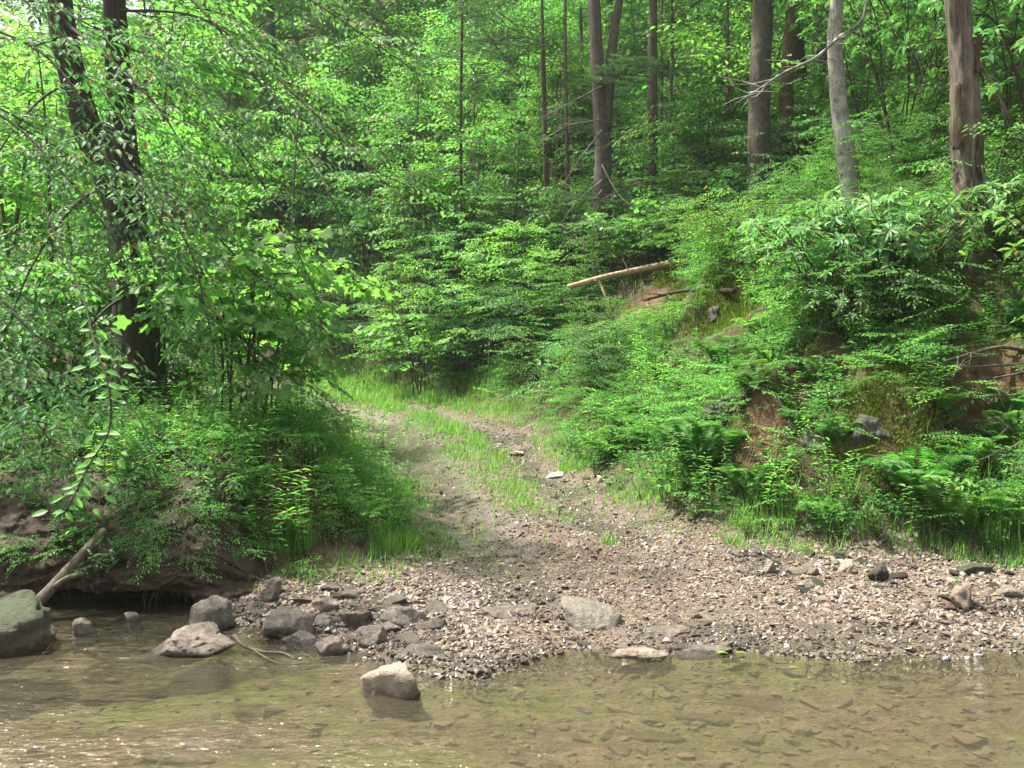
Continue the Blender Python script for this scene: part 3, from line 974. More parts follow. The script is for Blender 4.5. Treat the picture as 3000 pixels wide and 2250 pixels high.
def loose_stones():
    protos = []
    for k in range(16):
        r = np.random.default_rng(400 + k)
        v, f = boulder((1, r.uniform(.6, .95), r.uniform(.32, .7)), 400 + k, 3, int(r.integers(7, 11)), .06, 1, .05)
        for mk in ('rock_wet', 'rock_tan', 'rock_bank', 'rock_grey'):
            g = Geo()
            g.add(v, [f])
            protos.append((mk, v[:, 2].max(), g.mesh('loose_stone', [M[mk]], True)))
    areas = (
        (85, (-2.0, 7.35), (-.4, 5.5), .045, .17, ('rock_grey', 'rock_tan'), 'loose brown stone in the heap between the undercut bank and the gravel', 'stones heaped at the left shore'),
        (60, (1.9, 8.1), (4.4, 6.6), .04, .12, ('rock_bank', 'rock_tan'), 'flat loose stone on the gravel below the ferny right bank', 'flat stones below the right bank'),
        (45, (-.5, 7.6), (1.5, 5.4), .04, .085, ('rock_wet', 'rock_tan'), 'fist sized wet stone on the gravel where the track meets the water', 'stones on the gravel in the middle'),
        (40, (1.0, 6.9), (4.0, 5.8), .035, .08, ('rock_wet', 'rock_tan'), 'small stone in the muddy gravel along the right water edge', 'stones along the right water edge'),
        (22, (.45, 14.5), (1.3, 9.0), .05, .13, ('rock_bank', 'rock_pale' if False else 'rock_tan'), 'small stone at the edge of the track below the grassy slope', 'stones beside the right rut'),
    )
    for n, (x0, y1), (x1, y0), s0, s1, kinds, lab, grp in areas:
        k = 0
        tries = 0
        while k < n and tries < 4000:
            tries += 1
            x, y = U(x0, x1), U(y0, y1)
            s, dr, dl = zones(x, y)
            if s < -.12 or dr > .25 or dl > .12:
                continue
            if grp.startswith('stones heaped') and y - (-.55 * (x + 1.2) + 6.3) > 1.0:
                continue
            mk = kinds[int(rng.integers(0, 2))]
            c = [p for p in protos if p[0] == mk]
            _, hz, me = c[int(rng.integers(0, len(c)))]
            o = link('loose_stone', me)
            z_ = s0 + (s1 - s0) * U() ** 2
            o.scale = (z_ * 1.6, z_ * 1.6, z_ * U(.7, 1.2))
            o.location = (x, y, float(ground_z(x, y)) + hz * z_ * .4)
            o.rotation_euler = (U(-.3, .3), U(-.3, .3), U(0, 6.28))
            tag(o, lab, 'stone', grp)
            k += 1


loose_stones()

# ------------------------------------------------------------------ foliage kit
TPL_MID = (np.array([(0, 0, 0), (-.36, .28, .07), (0, .32, 0), (.36, .28, .07), (-.33, .66, .02), (0, .68, -.03), (.33, .66, .02), (0, 1, -.12)]),
           [np.array([(0, 2, 1), (0, 3, 2), (4, 5, 7), (5, 6, 7)]), np.array([(1, 2, 5, 4), (2, 3, 6, 5)])])
TPL_LOW = (np.array([(0, 0, 0), (-.42, .45, .09), (.42, .45, .09), (0, 1, -.1)]), [np.array([(0, 3, 1), (0, 2, 3)])])
TPL_LONG = (np.array([(0, 0, 0), (-.42, .42, .05), (0, .42, -.02), (.42, .42, .05), (-.46, .72, .0), (0, .72, -.06), (.46, .72, .0), (0, 1, -.2)]), TPL_MID[1])
TPL_LOBED = (np.array([(0, .12, 0), (-.30, -.02, .04), (-.56, .26, .08), (-.34, .42, .04), (-.46, .78, .03), (-.14, .72, 0), (0, 1, -.06), (.14, .72, 0), (.46, .78, .03), (.34, .42, .04), (.56, .26, .08), (.30, -.02, .04)]),
             [np.array([(0, 2, 1), (0, 3, 2), (0, 5, 3), (3, 5, 4), (0, 7, 5), (5, 7, 6), (0, 9, 7), (7, 9, 8), (0, 10, 9), (0, 11, 10)])])


class Leaves:
    """leaf transforms: position, direction, normal, length, width, colour"""
    def __init__(s, p, d, n, l, w, c):
        s.p, s.d, s.n, s.l, s.w, s.c = p, d, n, l, w, c

    def __len__(s):
        return len(s.p)

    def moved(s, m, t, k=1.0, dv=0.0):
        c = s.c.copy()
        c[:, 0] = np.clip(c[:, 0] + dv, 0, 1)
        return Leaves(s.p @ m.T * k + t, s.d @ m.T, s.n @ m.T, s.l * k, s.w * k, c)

    @staticmethod
    def cat(ls):
        return Leaves(*[np.concatenate([getattr(q, a) for q in ls]) for a in ('p', 'd', 'n', 'l', 'w', 'c')])


def leaf_cols(n, yel=.04, lo=0, hi=1):
    c = np.ones((n, 4))
    c[:, 0] = U(lo, hi, n)
    c[:, 1] = np.where(U(0, 1, n) < yel, U(.5, 1, n), U(0, .12, n))
    c[:, 2] = U(0, 1, n)
    return c


def add_leaves(g, L, tpl, mat=0):
    tv, fs = tpl
    d = norm(L.d)
    s_ = norm(np.cross(d, L.n))
    n = np.cross(s_, d)
    curl = U(.4, 1.8, len(L))[:, None, None]
    v = (L.p[:, None] + tv[None, :, :1] * L.w[:, None, None] * s_[:, None] + tv[None, :, 1:2] * L.l[:, None, None] * d[:, None]
         + tv[None, :, 2:] * L.l[:, None, None] * curl * n[:, None])
    T = len(tv)
    off = (np.arange(len(L)) * T)[:, None, None]
    g.add(v.reshape(-1, 3), [(f[None] + off).reshape(-1, f.shape[1]) for f in fs], np.repeat(L.c, T, 0), mat)


def add_wood(g, wood, sides=4, mat=0, minr=0.0):
    for pts, r in wood:
        if np.max(r) >= minr:
            v, f = tube(pts, r, sides, cap=False)
            g.add(v, f, None, mat)


def frame(x, up):
    x = norm(np.asarray(x, float))
    y = norm(np.cross(up, x))
    return np.stack([x, y, np.cross(x, y)], 1)


def rot2(v, a):
    c, s_ = math.cos(a), math.sin(a)
    return np.array([c * v[0] - s_ * v[1], s_ * v[0] + c * v[1], v[2]])


class Spray:
    def __init__(s, leaves, wood):
        s.leaves, s.wood = leaves, wood


def spray(L=1.0, leaf=.09, sp=.06, sides=6, ang=52, droop=.25, tilt=.35, asp=.52, side_len=.5, yel=.03, r0=.008, hang=.2, bare=.12):
    """a flat leafy branchlet: base at the origin, along +X, its plane facing +Z"""
    t = np.linspace(0, 1, 8)
    ax = np.stack([L * t, L * .06 * np.cumsum(U(-1, 1, 8)) * t, -droop * L * t ** 2 + L * .03 * U(-1, 1, 8)], -1)
    wood = [(ax, r0 * (1 - .8 * t))]
    lines = [(ax, bare)]
    sg = 1 if U() < .5 else -1
    for k in range(sides):
        tk = bare + (.93 - bare) * (k + U(.2, .8)) / sides
        b = np.array([np.interp(tk, t, ax[:, a]) for a in range(3)])
        ln = L * side_len * (1 - .72 * tk) * U(.75, 1.2)
        d = rot2(np.array([1, 0, 0]), sg * R(ang) * U(.75, 1.2))
        u = np.linspace(0, 1, 5)
        q = b + d * (ln * u)[:, None] + np.array([.35, 0, 0]) * (ln * u ** 2)[:, None] * .5 + np.array([0, 0, -1.0]) * (droop * .8 * ln * u ** 2 + .02 * L * U(-1, 1))[:, None]
        wood.append((q, r0 * .5 * (1 - .7 * u)))
        lines.append((q, .12))
        sg = -sg
    ps, ds = [], []
    for q, st in lines:
        ln = np.linalg.norm(np.diff(q, axis=0), axis=1).sum()
        m = max(2, int(ln * (1 - st) / sp))
        u = np.linspace(st, 1, m) + U(-.2, .2, m) / m
        u = np.clip(u, 0, 1)
        k = np.linspace(0, 1, len(q))
        pp = np.stack([np.interp(u, k, q[:, a]) for a in range(3)], -1)
        tg = norm(np.gradient(q, axis=0))
        tt = norm(np.stack([np.interp(u, k, tg[:, a]) for a in range(3)], -1))
        sgn = np.where(np.arange(m) % 2 == 0, 1, -1)
        a = sgn * R(50) * U(.6, 1.3, m)
        a[-1] *= .1
        c, s_ = np.cos(a), np.sin(a)
        dd = np.stack([c * tt[:, 0] - s_ * tt[:, 1], s_ * tt[:, 0] + c * tt[:, 1], tt[:, 2] - hang * U(.2, 1.8, m)], -1)
        ps.append(pp)
        ds.append(norm(dd))
    p, d = np.concatenate(ps), np.concatenate(ds)
    n = len(p)
    nn = norm(np.stack([U(-tilt, tilt, n), U(-tilt, tilt, n), np.ones(n)], -1))
    l = leaf * U(.62, 1.18, n)
    return Spray(Leaves(p, d, nn, l, l * asp * U(.85, 1.15, n), leaf_cols(n, yel)), wood)


def sprays(n, **k):
    return [spray(**k) for _ in range(n)]


SP = {
    'beech': sprays(8, L=1.15, leaf=.098, sp=.055, sides=8, droop=.22, tilt=.3, side_len=.5, yel=.02),
    'beech_hang': sprays(4, L=1.2, leaf=.10, sp=.06, sides=7, droop=.75, tilt=.5, side_len=.42, hang=.6),
    'small': sprays(8, L=.75, leaf=.052, sp=.030, sides=8, droop=.25, tilt=.5, asp=.55, yel=.06),
    'mid': sprays(8, L=.9, leaf=.085, sp=.050, sides=7, droop=.25, tilt=.45, asp=.58, yel=.04),
    'broad': sprays(6, L=.95, leaf=.135, sp=.085, sides=6, droop=.22, tilt=.4, asp=.72, yel=.03, hang=.3),
    'far': sprays(6, L=1.5, leaf=.24, sp=.15, sides=8, droop=.25, tilt=.5, asp=.6, yel=.03),
    'hemlock': sprays(6, L=1.1, leaf=.052, sp=.0125, sides=14, ang=58, droop=.22, tilt=.25, asp=.2, side_len=.42, yel=.01, hang=.05, bare=.05),
    'lobed': sprays(4, L=.8, leaf=.15, sp=.11, sides=4, droop=.2, tilt=.55, asp=1.0, hang=.55, yel=.02),
}


def plan_leaves(plan):
    """plan: list of (spray, position, direction, scale, brightness shift) -> leaves and wood"""
    ls, ws = [], []
    for sp_, pos, d, k, dv in plan:
        up = np.array([U(-.25, .25), U(-.25, .25), 1.0])
        m = frame(d, up)
        ls.append(sp_.leaves.moved(m, pos, k, dv))
        for q, r in sp_.wood:
            ws.append((q @ m.T * k + pos, np.asarray(r) * k))
    return Leaves.cat(ls), ws


def pick(kind):
    a = SP[kind]
    return a[int(rng.integers(0, len(a)))]


def rdir(el0, el1):
    a, e = U(0, 2 * math.pi), U(el0, el1)
    return np.array([math.cos(a) * math.cos(e), math.sin(a) * math.cos(e), math.sin(e)])


def shrub_proto(h, spread, stems, kind, per, lmat, tpl, dens=1.0, arch=.5, k0=.8, k1=1.2, name='leafy_shrub', low=.15):
    """stems arching out of one base, leafy most of the way; returns (stem mesh, foliage mesh)"""
    plan, wood = [], []
    for i in range(stems):
        a = 2 * math.pi * (i + U(0, .8)) / stems
        o = np.array([math.cos(a), math.sin(a), 0])
        hh = h * U(.65, 1.05)
        sp_ = spread * U(.5, 1.1)
        pts = spline(np.array([o * .05, o * sp_ * .3 + np.array([0, 0, hh * .5]), o * sp_ * .75 + np.array([0, 0, hh * .88]), o * sp_ * (1 + arch * .5) + np.array([0, 0, hh * (1 - .15 * arch)])])
                     + U(-.05, .05, (4, 3)) * h * .5, 12)
        wood.append((pts, np.linspace(.012, .004, 12) * (h / 1.6)))
        m = int(per * dens)
        for j in range(m):
            t = low + (1 - low) * (j + U(0, 1)) / m
            q = np.array([np.interp(t, np.linspace(0, 1, 12), pts[:, a_]) for a_ in range(3)])
            d = rdir(-.1, .35) + o * .45
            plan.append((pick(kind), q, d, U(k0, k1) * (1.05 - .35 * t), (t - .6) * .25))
    L, w2 = plan_leaves(plan)
    g = Geo()
    add_wood(g, wood, 5)
    add_wood(g, [w for w in w2], 3)
    gl = Geo()
    add_leaves(gl, L, tpl)
    return g.mesh(name + '_stem', [M['twig']]), gl.mesh(name + '_foliage', [M[lmat]])


def tree_proto(h, r, kind, n, lmat, tpl, crown=(.3, 1.0), width=.28, k=(.8, 1.3), bark='bark_grey', name='tree', lean=.012, shape=.75):
    """a whole young tree: trunk with limbs, and a crown of flat sprays with gaps between its layers"""
    tp = spline(np.array([(0, 0, -.3), (lean * h * U(-1, 1), lean * h * U(-1, 1), h * .35), (lean * h * U(-1, 1), lean * h * U(-1, 1), h * .7), (lean * h * U(-1, 1) * 1.5, 0, h * .98)]), 18)
    rad = r * (1 - .85 * np.linspace(0, 1, 18)) * (1 + .6 * np.exp(-np.linspace(0, 12, 18)))
    gt = Geo()
    v, f = tube(tp, rad, 9, .1, U(0, 50))
    gt.add(v, f)
    plan, wood = [], []
    limbs = max(8, int(n / 5))
    for i in range(limbs):
        t = crown[0] + (crown[1] - crown[0]) * (i + U(0, .7)) / limbs
        b = np.array([np.interp(t, np.linspace(0, 1, 18), tp[:, a]) for a in range(3)])
        u = (t - crown[0]) / (crown[1] - crown[0])
        ln = h * width * (1.0 - shape * u) * U(.6, 1.15) * (0.55 + .45 * math.sin(math.pi * min(1, .25 + u)))
        d = rdir(-.05, .45)
        q = b + d * (ln * np.linspace(0, 1, 6))[:, None] + np.array([0, 0, -1]) * (ln * .18 * np.linspace(0, 1, 6) ** 2)[:, None] + U(-.03, .03, (6, 3)) * ln
        wood.append((q, np.linspace(max(.008, r * .28 * (1 - u)), .004, 6)))
        per = max(2, int(round(n / limbs)))
        for j in range(per):
            w = .3 + .7 * (j + U(0, 1)) / per
            qq = np.array([np.interp(w, np.linspace(0, 1, 6), q[:, a]) for a in range(3)])
            dd = d + rdir(-.25, .2) * .9
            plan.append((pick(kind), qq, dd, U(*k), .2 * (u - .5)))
    L, w2 = plan_leaves(plan)
    add_wood(gt, wood, 5)
    add_wood(gt, w2, 3, minr=.005)
    gl = Geo()
    add_leaves(gl, L, tpl)
    return gt.mesh(name + '_trunk', [M[bark]], True), gl.mesh(name + '_crown', [M[lmat]])


def fern_proto(n=9, ln=.62):
    g = Geo()
    ps, ds, ns, ls, ws = [], [], [], [], []
    for i in range(n):
        a = 2 * math.pi * (i + U(-.3, .3)) / n
        o = np.array([math.cos(a), math.sin(a), 0])
        l_ = ln * U(.75, 1.15)
        t = np.linspace(0, 1, 12)
        q = o * (l_ * (.45 * t + .22 * t ** 2))[:, None] + np.array([0, 0, 1]) * (l_ * (1.2 * t - .62 * t ** 2.6) * U(.75, 1.15))[:, None]
        v, f = tube(q, .003 * (1.1 - t), 3, cap=False)
        g.add(v, f, None, 1)
        m = 24
        u = np.linspace(.14, .99, m)
        c = np.stack([np.interp(u, t, q[:, k]) for k in range(3)], -1)
        tg = norm(np.gradient(q, axis=0))
        tt = np.stack([np.interp(u, t, tg[:, k]) for k in range(3)], -1)
        sd_ = norm(np.cross(tt, [0, 0, 1.0]))
        w = l_ * .25 * np.sin(math.pi * np.clip(.16 + .84 * u, 0, 1)) ** .8 + .012
        for sg in (1, -1):
            ps.append(c)
            ds.append(norm(sd_ * sg + tt * .35 + np.array([0, 0, -.18])))
            ns.append(norm(np.cross(sd_, tt) + U(-.15, .15, (m, 3))))
            ls.append(w)
            ws.append(w * .0 + l_ * .036)
    p = np.concatenate(ps)
    nn = np.concatenate(ns)
    nn = np.where(nn[:, 2:] < 0, -nn, nn)
    add_leaves(g, Leaves(p, np.concatenate(ds), nn, np.concatenate(ls), np.concatenate(ws), leaf_cols(len(p), .01, .3, 1)), TPL_LOW, 0)
    return g.mesh('fern', [M['leaf_fern'], M['twig']])


def weed_proto(stems=6, h=.6, leaf=.085, asp=.42, lmat='leaf_bright', spread=.22, pairs=9):
    g = Geo()
    ps, ds, ns = [], [], []
    for i in range(stems):
        b = np.array([U(-.008, .008), U(-.008, .008), -.02])
        hh = h * U(.6, 1.15)
        top = b + np.array([U(-1, 1) * (spread + .15 * h), U(-1, 1) * (spread + .15 * h), hh])
        q = spline(np.array([b, (b + top) / 2 + np.array([0, 0, .12 * hh]) + U(-.03, .03, 3), top]), 8)
        v, f = tube(q, np.linspace(.004, .0015, 8), 3, cap=False)
        g.add(v, f, None, 1)
        for j in range(pairs):
            t = .18 + .82 * (j + U(0, .6)) / pairs
            c = np.array([np.interp(t, np.linspace(0, 1, 8), q[:, k]) for k in range(3)])
            a = U(0, 6.28)
            for sg in (0, math.pi):
                o = np.array([math.cos(a + sg), math.sin(a + sg), U(-.25, .45)])
                ps.append(c)
                ds.append(o)
                ns.append([U(-.3, .3), U(-.3, .3), 1])
    n = len(ps)
    l = leaf * U(.55, 1.25, n)
    add_leaves(g, Leaves(np.array(ps), np.array(ds), norm(np.array(ns)), l, l * asp, leaf_cols(n, .04)), TPL_MID, 0)
    return g.mesh('weed', [M[lmat], M['twig']])


def laurel_proto(stems=7, h=1.3, spread=.9, whorls=5):
    """long leathery leaves in whorls at the ends of crooked bare stems"""
    g, gl = Geo(), Geo()
    ps, ds, ns, ll = [], [], [], []

    def whorl(p, ax):
        m = int(rng.integers(7, 12))
        m3 = frame(ax, np.array([.3, .2, 1.0]) if abs(ax[2]) < .9 else np.array([1.0, 0, 0]))
        for i in range(m):
            a = 2 * math.pi * (i + U(-.25, .25)) / m
            o = m3[:, 1] * math.cos(a) + m3[:, 2] * math.sin(a)
            ps.append(p + ax * U(-.02, .02))
            d = norm(o + ax * U(-.15, .55) + np.array([0, 0, -.15]))
            ds.append(d)
            ns.append(norm(ax * .8 + np.array([0, 0, .6]) + U(-.15, .15, 3)))
            ll.append(U(.12, .20))
    for i in range(stems):
        a = 2 * math.pi * (i + U(0, .7)) / stems
        o = np.array([math.cos(a), math.sin(a), 0])
        q = spline(np.array([o * .04, o * spread * .3 + [0, 0, h * .35], o * spread * .6 + [0, 0, h * .7], o * spread + [0, 0, h * U(.7, 1.05)]]) + U(-.08, .08, (4, 3)), 12)
        v, f = tube(q, np.linspace(.017, .006, 12), 5, .2, i)
        g.add(v, f)
        whorl(q[-1], norm(q[-1] - q[-2] + np.array([0, 0, .04])))
        for j in range(whorls):
            k = int(rng.integers(4, 11))
            d = norm(rdir(.1, .9) + o * .4)
            ln = U(.2, .5)
            e = spline(np.array([q[k], q[k] + d * ln * .5 + U(-.03, .03, 3), q[k] + d * ln + np.array([0, 0, .08])]), 7)
            v, f = tube(e, np.linspace(.007, .004, 7), 4, cap=False)
            g.add(v, f)
            whorl(e[-1], norm(e[-1] - e[-2] + np.array([0, 0, .03])))
    n = len(ps)
    l = np.array(ll)
    add_leaves(gl, Leaves(np.array(ps), np.array(ds), np.array(ns), l, l * .30, leaf_cols(n, .05)), TPL_LONG)
    return g.mesh('laurel_stem', [M['twig']]), gl.mesh('laurel_foliage', [M['leaf_laurel']])


PROTO = {}
for k in range(3):
    PROTO['small', k] = shrub_proto(1.25, .75, 8, 'small', 8, 'leaf_shrub', TPL_LOW, name='shrub')
    PROTO['bright', k] = shrub_proto(1.15, .8, 8, 'small', 8, 'leaf_bright', TPL_LOW, arch=1.0, name='shrub')
    PROTO['mid', k] = shrub_proto(1.6, .85, 7, 'mid', 7, 'leaf_shrub', TPL_LOW, name='shrub')
    PROTO['dark', k] = shrub_proto(1.7, .95, 7, 'mid', 8, 'leaf_dark', TPL_LOW, name='shrub')
    PROTO['broad', k] = shrub_proto(2.0, .9, 6, 'broad', 6, 'leaf_shrub', TPL_MID, name='shrub')
    PROTO['tree_mid', k] = tree_proto(7.0, .06, 'broad', 80, 'leaf_bright' if k == 1 else 'leaf_shrub', TPL_LOW, (.16, 1.0), .30, (.9, 1.35), name='sapling')
    PROTO['tree_bright', k] = tree_proto(7.5, .06, 'broad', 90, 'leaf_bright', TPL_LOW, (.12, 1.0), .30, (.9, 1.4), name='sapling')
    PROTO['tree_far', k] = tree_proto(15, .17, 'far', 175, 'leaf_shrub' if k == 1 else 'leaf_bright', TPL_LOW, (.05, 1.0), .27, (1.0, 1.7), name='forest_tree')
    PROTO['tree_hem', k] = tree_proto(9, .045, 'hemlock', 62, 'leaf_hemlock', TPL_LOW, (.08, 1.0), .30, (1.0, 1.7), bark='bark_grey', name='hemlock', shape=.85)
    PROTO['laurel', k] = laurel_proto()
    PROTO['fern', k] = fern_proto()
    PROTO['weed', k] = weed_proto(lmat='leaf_bright' if k == 0 else 'leaf_shrub')
    PROTO['weed_dark', k] = weed_proto(7, .5, .07, .5, 'leaf_shrub', .25)
    PROTO['weed_low', k] = weed_proto(9, .22, .06, .62, 'leaf_shrub', .22, 4)
    PROTO['weed_tall', k] = weed_proto(6, 1.05, .10, .30, 'leaf_bright', .25, 13)


def plant(kind, name, parts, label, cat, x, y, scale=1.0, group=None, dz=-.03, tilt=0.0, z=None):
    me = PROTO[kind, int(rng.integers(0, 3))]
    if isinstance(me, tuple):
        o = empty(name)
        for nm, m_ in zip(parts, me):
            link(nm, m_, o)
    else:
        o = link(name, me)
    o.location = (x, y, (float(ground_z(x, y)) if z is None else z) + dz)
    o.rotation_euler = (U(-tilt, tilt), U(-tilt, tilt), U(0, 6.28))
    o.scale = (scale * U(.92, 1.08), scale * U(.92, 1.08), scale)
    tag(o, label, cat, group)
    return o


aty = lambda px, py: float(at(px, py)[1])
KEEP = [(562, 255, 674, 294, max(aty(572, 290), aty(668, 264))), (632, 290, 742, 330, aty(690, 318)), (590, 0, 628, 208, 19), (748, 0, 773, 180, 17.5), (781, 20, 803, 150, 19), (828, 0, 862, 198, 13), (938, 0, 996, 285, 10.58), (114, 230, 164, 368, 10.2),
        (648, 0, 659, 195, 20), (541, 30, 552, 235, 15), (708, 376, 762, 422, aty(733, 420) - .2), (802, 402, 848, 444, aty(825, 446) - .2), (862, 412, 910, 440, aty(885, 440) - .2), (786, 412, 804, 436, aty(795, 436) - .2), (18, 528, 108, 612, 6.5)]


def blocks(x, y, z, h, w):
    """would a plant here stand in front of one of the landmarks?"""
    a, b = 512 + (x - w) / y * FPX, 512 + (x + w) / y * FPX
    t, u = 384 - (z + h - CAM_H) / y * FPX, 384 - (z - CAM_H) / y * FPX
    return any(y < D and b > x0 and a < x1 and u > y0 and t < y1 for x0, y0, x1, y1, D in KEEP)


HEIGHT = {'small': (1.2, .6), 'bright': (1.1, .6), 'mid': (1.6, .7), 'dark': (1.7, .7), 'broad': (2.0, .7), 'tree_mid': (7, 1.2), 'tree_bright': (7.5, 1.2), 'tree_far': (15, 2.4), 'weed': (.5, .2),
          'weed_dark': (.4, .2), 'weed_low': (.2, .2), 'weed_tall': (.9, .2), 'fern': (.4, .3)}
STEM, TREE = ('stem', 'foliage'), ('trunk', 'crown')


def in_view(x, y, m=1.1):
    return abs(x) < (y * 512 / FPX) * m + .8


def scatter(kinds, n, xr, yr, ok, smin, smax, name, parts, label, cat, group, mind=.5, tilt=.1, view=1.12):
    pts, k, tries = [], 0, 0
    while k < n and tries < n * 60:
        tries += 1
        y = yr[0] + (yr[1] - yr[0]) * U() ** 1.25
        x = U(*xr)
        if not in_view(x, y, view):
            continue
        s, dr, dl = zones(x, y)
        if not ok(x, y, float(s), float(dr), float(dl)):
            continue
        if any((x - a) ** 2 + (y - b) ** 2 < mind * mind for a, b in pts):
            continue
        kd, sc = kinds[int(rng.integers(0, len(kinds)))], U(smin, smax)
        hh, ww = HEIGHT[kd]
        if blocks(x, y, float(ground_z(x, y)), hh * sc, ww * sc):
            continue
        pts.append((x, y))
        plant(kd, name, parts, label, cat, x, y, sc, group, tilt=tilt)
        k += 1
    return k


no_scar = lambda x, y: scar(np.array(x), np.array(y)) < .25

# the slope right of the track
scatter(['small', 'bright', 'mid'], 60, (-1, 9), (9.5, 20), lambda x, y, s, dr, dl: 1.5 < dr < 8 and no_scar(x, y), .55, .85, 'shrub', STEM,
        'small leaved green shrub in the thicket covering the slope right of the track', 'shrub', 'shrubs on the slope right of the track', .55)
scatter(['mid', 'dark', 'broad', 'bright', 'small'], 150, (-14, 24), (14, 42), lambda x, y, s, dr, dl: dr > 2.2, .8, 1.5, 'shrub', STEM,
        'leafy shrub of the dense understory on the wooded hillside', 'shrub', 'understory shrubs on the hillside', .75)
scatter(['tree_mid', 'tree_bright', 'tree_bright'], 50, (-22, 28), (19, 52), lambda x, y, s, dr, dl: dr > 2.5, .55, 1.1, 'sapling', TREE,
        'slender young broadleaf tree among the shrubs of the hillside', 'sapling', 'young trees on the hillside', 1.1)
scatter(['tree_far'], 40, (-34, 44), (33, 75), lambda x, y, s, dr, dl: dr > 6, .75, 1.3, 'forest_tree', TREE,
        'leafy forest tree standing far up the hillside', 'tree', 'forest trees far up the hill', 2.2, .05)
scatter(['bright', 'small', 'mid', 'dark'], 45, (-14, 2.5), (14.5, 30), lambda x, y, s, dr, dl: .6 < dr < 3.0, .6, 1.05, 'bush', STEM,
        'low leafy bush crowding the foot of the slope where the track bends away', 'bush', 'bushes where the track bends away', .6)
# behind the left terrace
clear_trunk = lambda x, y: not (y < 11.2 and abs(x + 4.2 * y / 10.4) < .75)
scatter(['tree_mid', 'tree_mid', 'tree_bright'], 44, (-13, 1.5), (19, 33), lambda x, y, s, dr, dl: 1.2 < dr < 11, .55, 1.0, 'understory_tree', TREE,
        'small layered broadleaf tree at the left foot of the hillside', 'tree', 'small trees at the foot of the hillside', 1.0)
scatter(['tree_bright'], 26, (-16, -2.5), (13, 34), lambda x, y, s, dr, dl: dl > 2.2, .5, 1.0, 'sapling', TREE,
        'bright yellow green young tree in the clearing behind the twin trunk', 'sapling', 'young trees behind the twin trunk', 1.2)
scatter(['bright', 'mid', 'broad'], 55, (-12, -1.6), (10, 30), lambda x, y, s, dr, dl: dl > 2.2 and clear_trunk(x, y), .6, 1.2, 'shrub', STEM,
        'bright green shrub in the growth behind the left bank', 'shrub', 'shrubs behind the left bank', .7)
scatter(['tree_far'], 22, (-44, -6), (32, 70), lambda x, y, s, dr, dl: dl > 5, .7, 1.15, 'forest_tree', TREE,
        'leafy forest tree in the distance beyond the left clearing', 'tree', 'forest trees beyond the left clearing', 2.4, .05)
# herbs
scatter(['weed', 'weed_tall', 'weed_dark', 'weed'], 150, (-4, -.8), (7.5, 13), lambda x, y, s, dr, dl: .05 < dl < 3, .45, .9, 'weed', None,
        'leafy green weed in the thick growth on top of the left bank', 'weed', 'weeds on the left bank', .22)
scatter(['weed_dark', 'weed', 'weed_dark', 'weed_low', 'weed_tall'], 270, (-.5, 6.5), (7.4, 14), lambda x, y, s, dr, dl: .05 < dr < 2.6 and no_scar(x, y), .45, .95, 'herb', None,
        'leafy green herb on the steep bank right of the track', 'plant', 'herbs on the right bank', .17)
X_, Y_, Z_ = BANK[0]
for k in range(50):
    r_ = int(6 + 60 * U() ** 1.3)
    c_ = int(U(90, 545))
    p_ = (X_[r_, c_], Y_[r_, c_], Z_[r_, c_])
    plant('weed_low' if U() < .6 else 'weed_dark', 'weed', None, 'small leafy weed clinging to the bare earth face of the undercut bank', 'weed', p_[0], p_[1] - .02, U(.5, 1.0), 'weeds on the undercut bank', 0, .4, z=p_[2])
scatter(['fern'], 42, (.2, 6), (7.6, 13.5), lambda x, y, s, dr, dl: .2 < dr < 2.8, .5, 1.0, 'fern', None,
        'green fern growing out of the steep right bank', 'fern', 'ferns on the right bank', .3, .25)


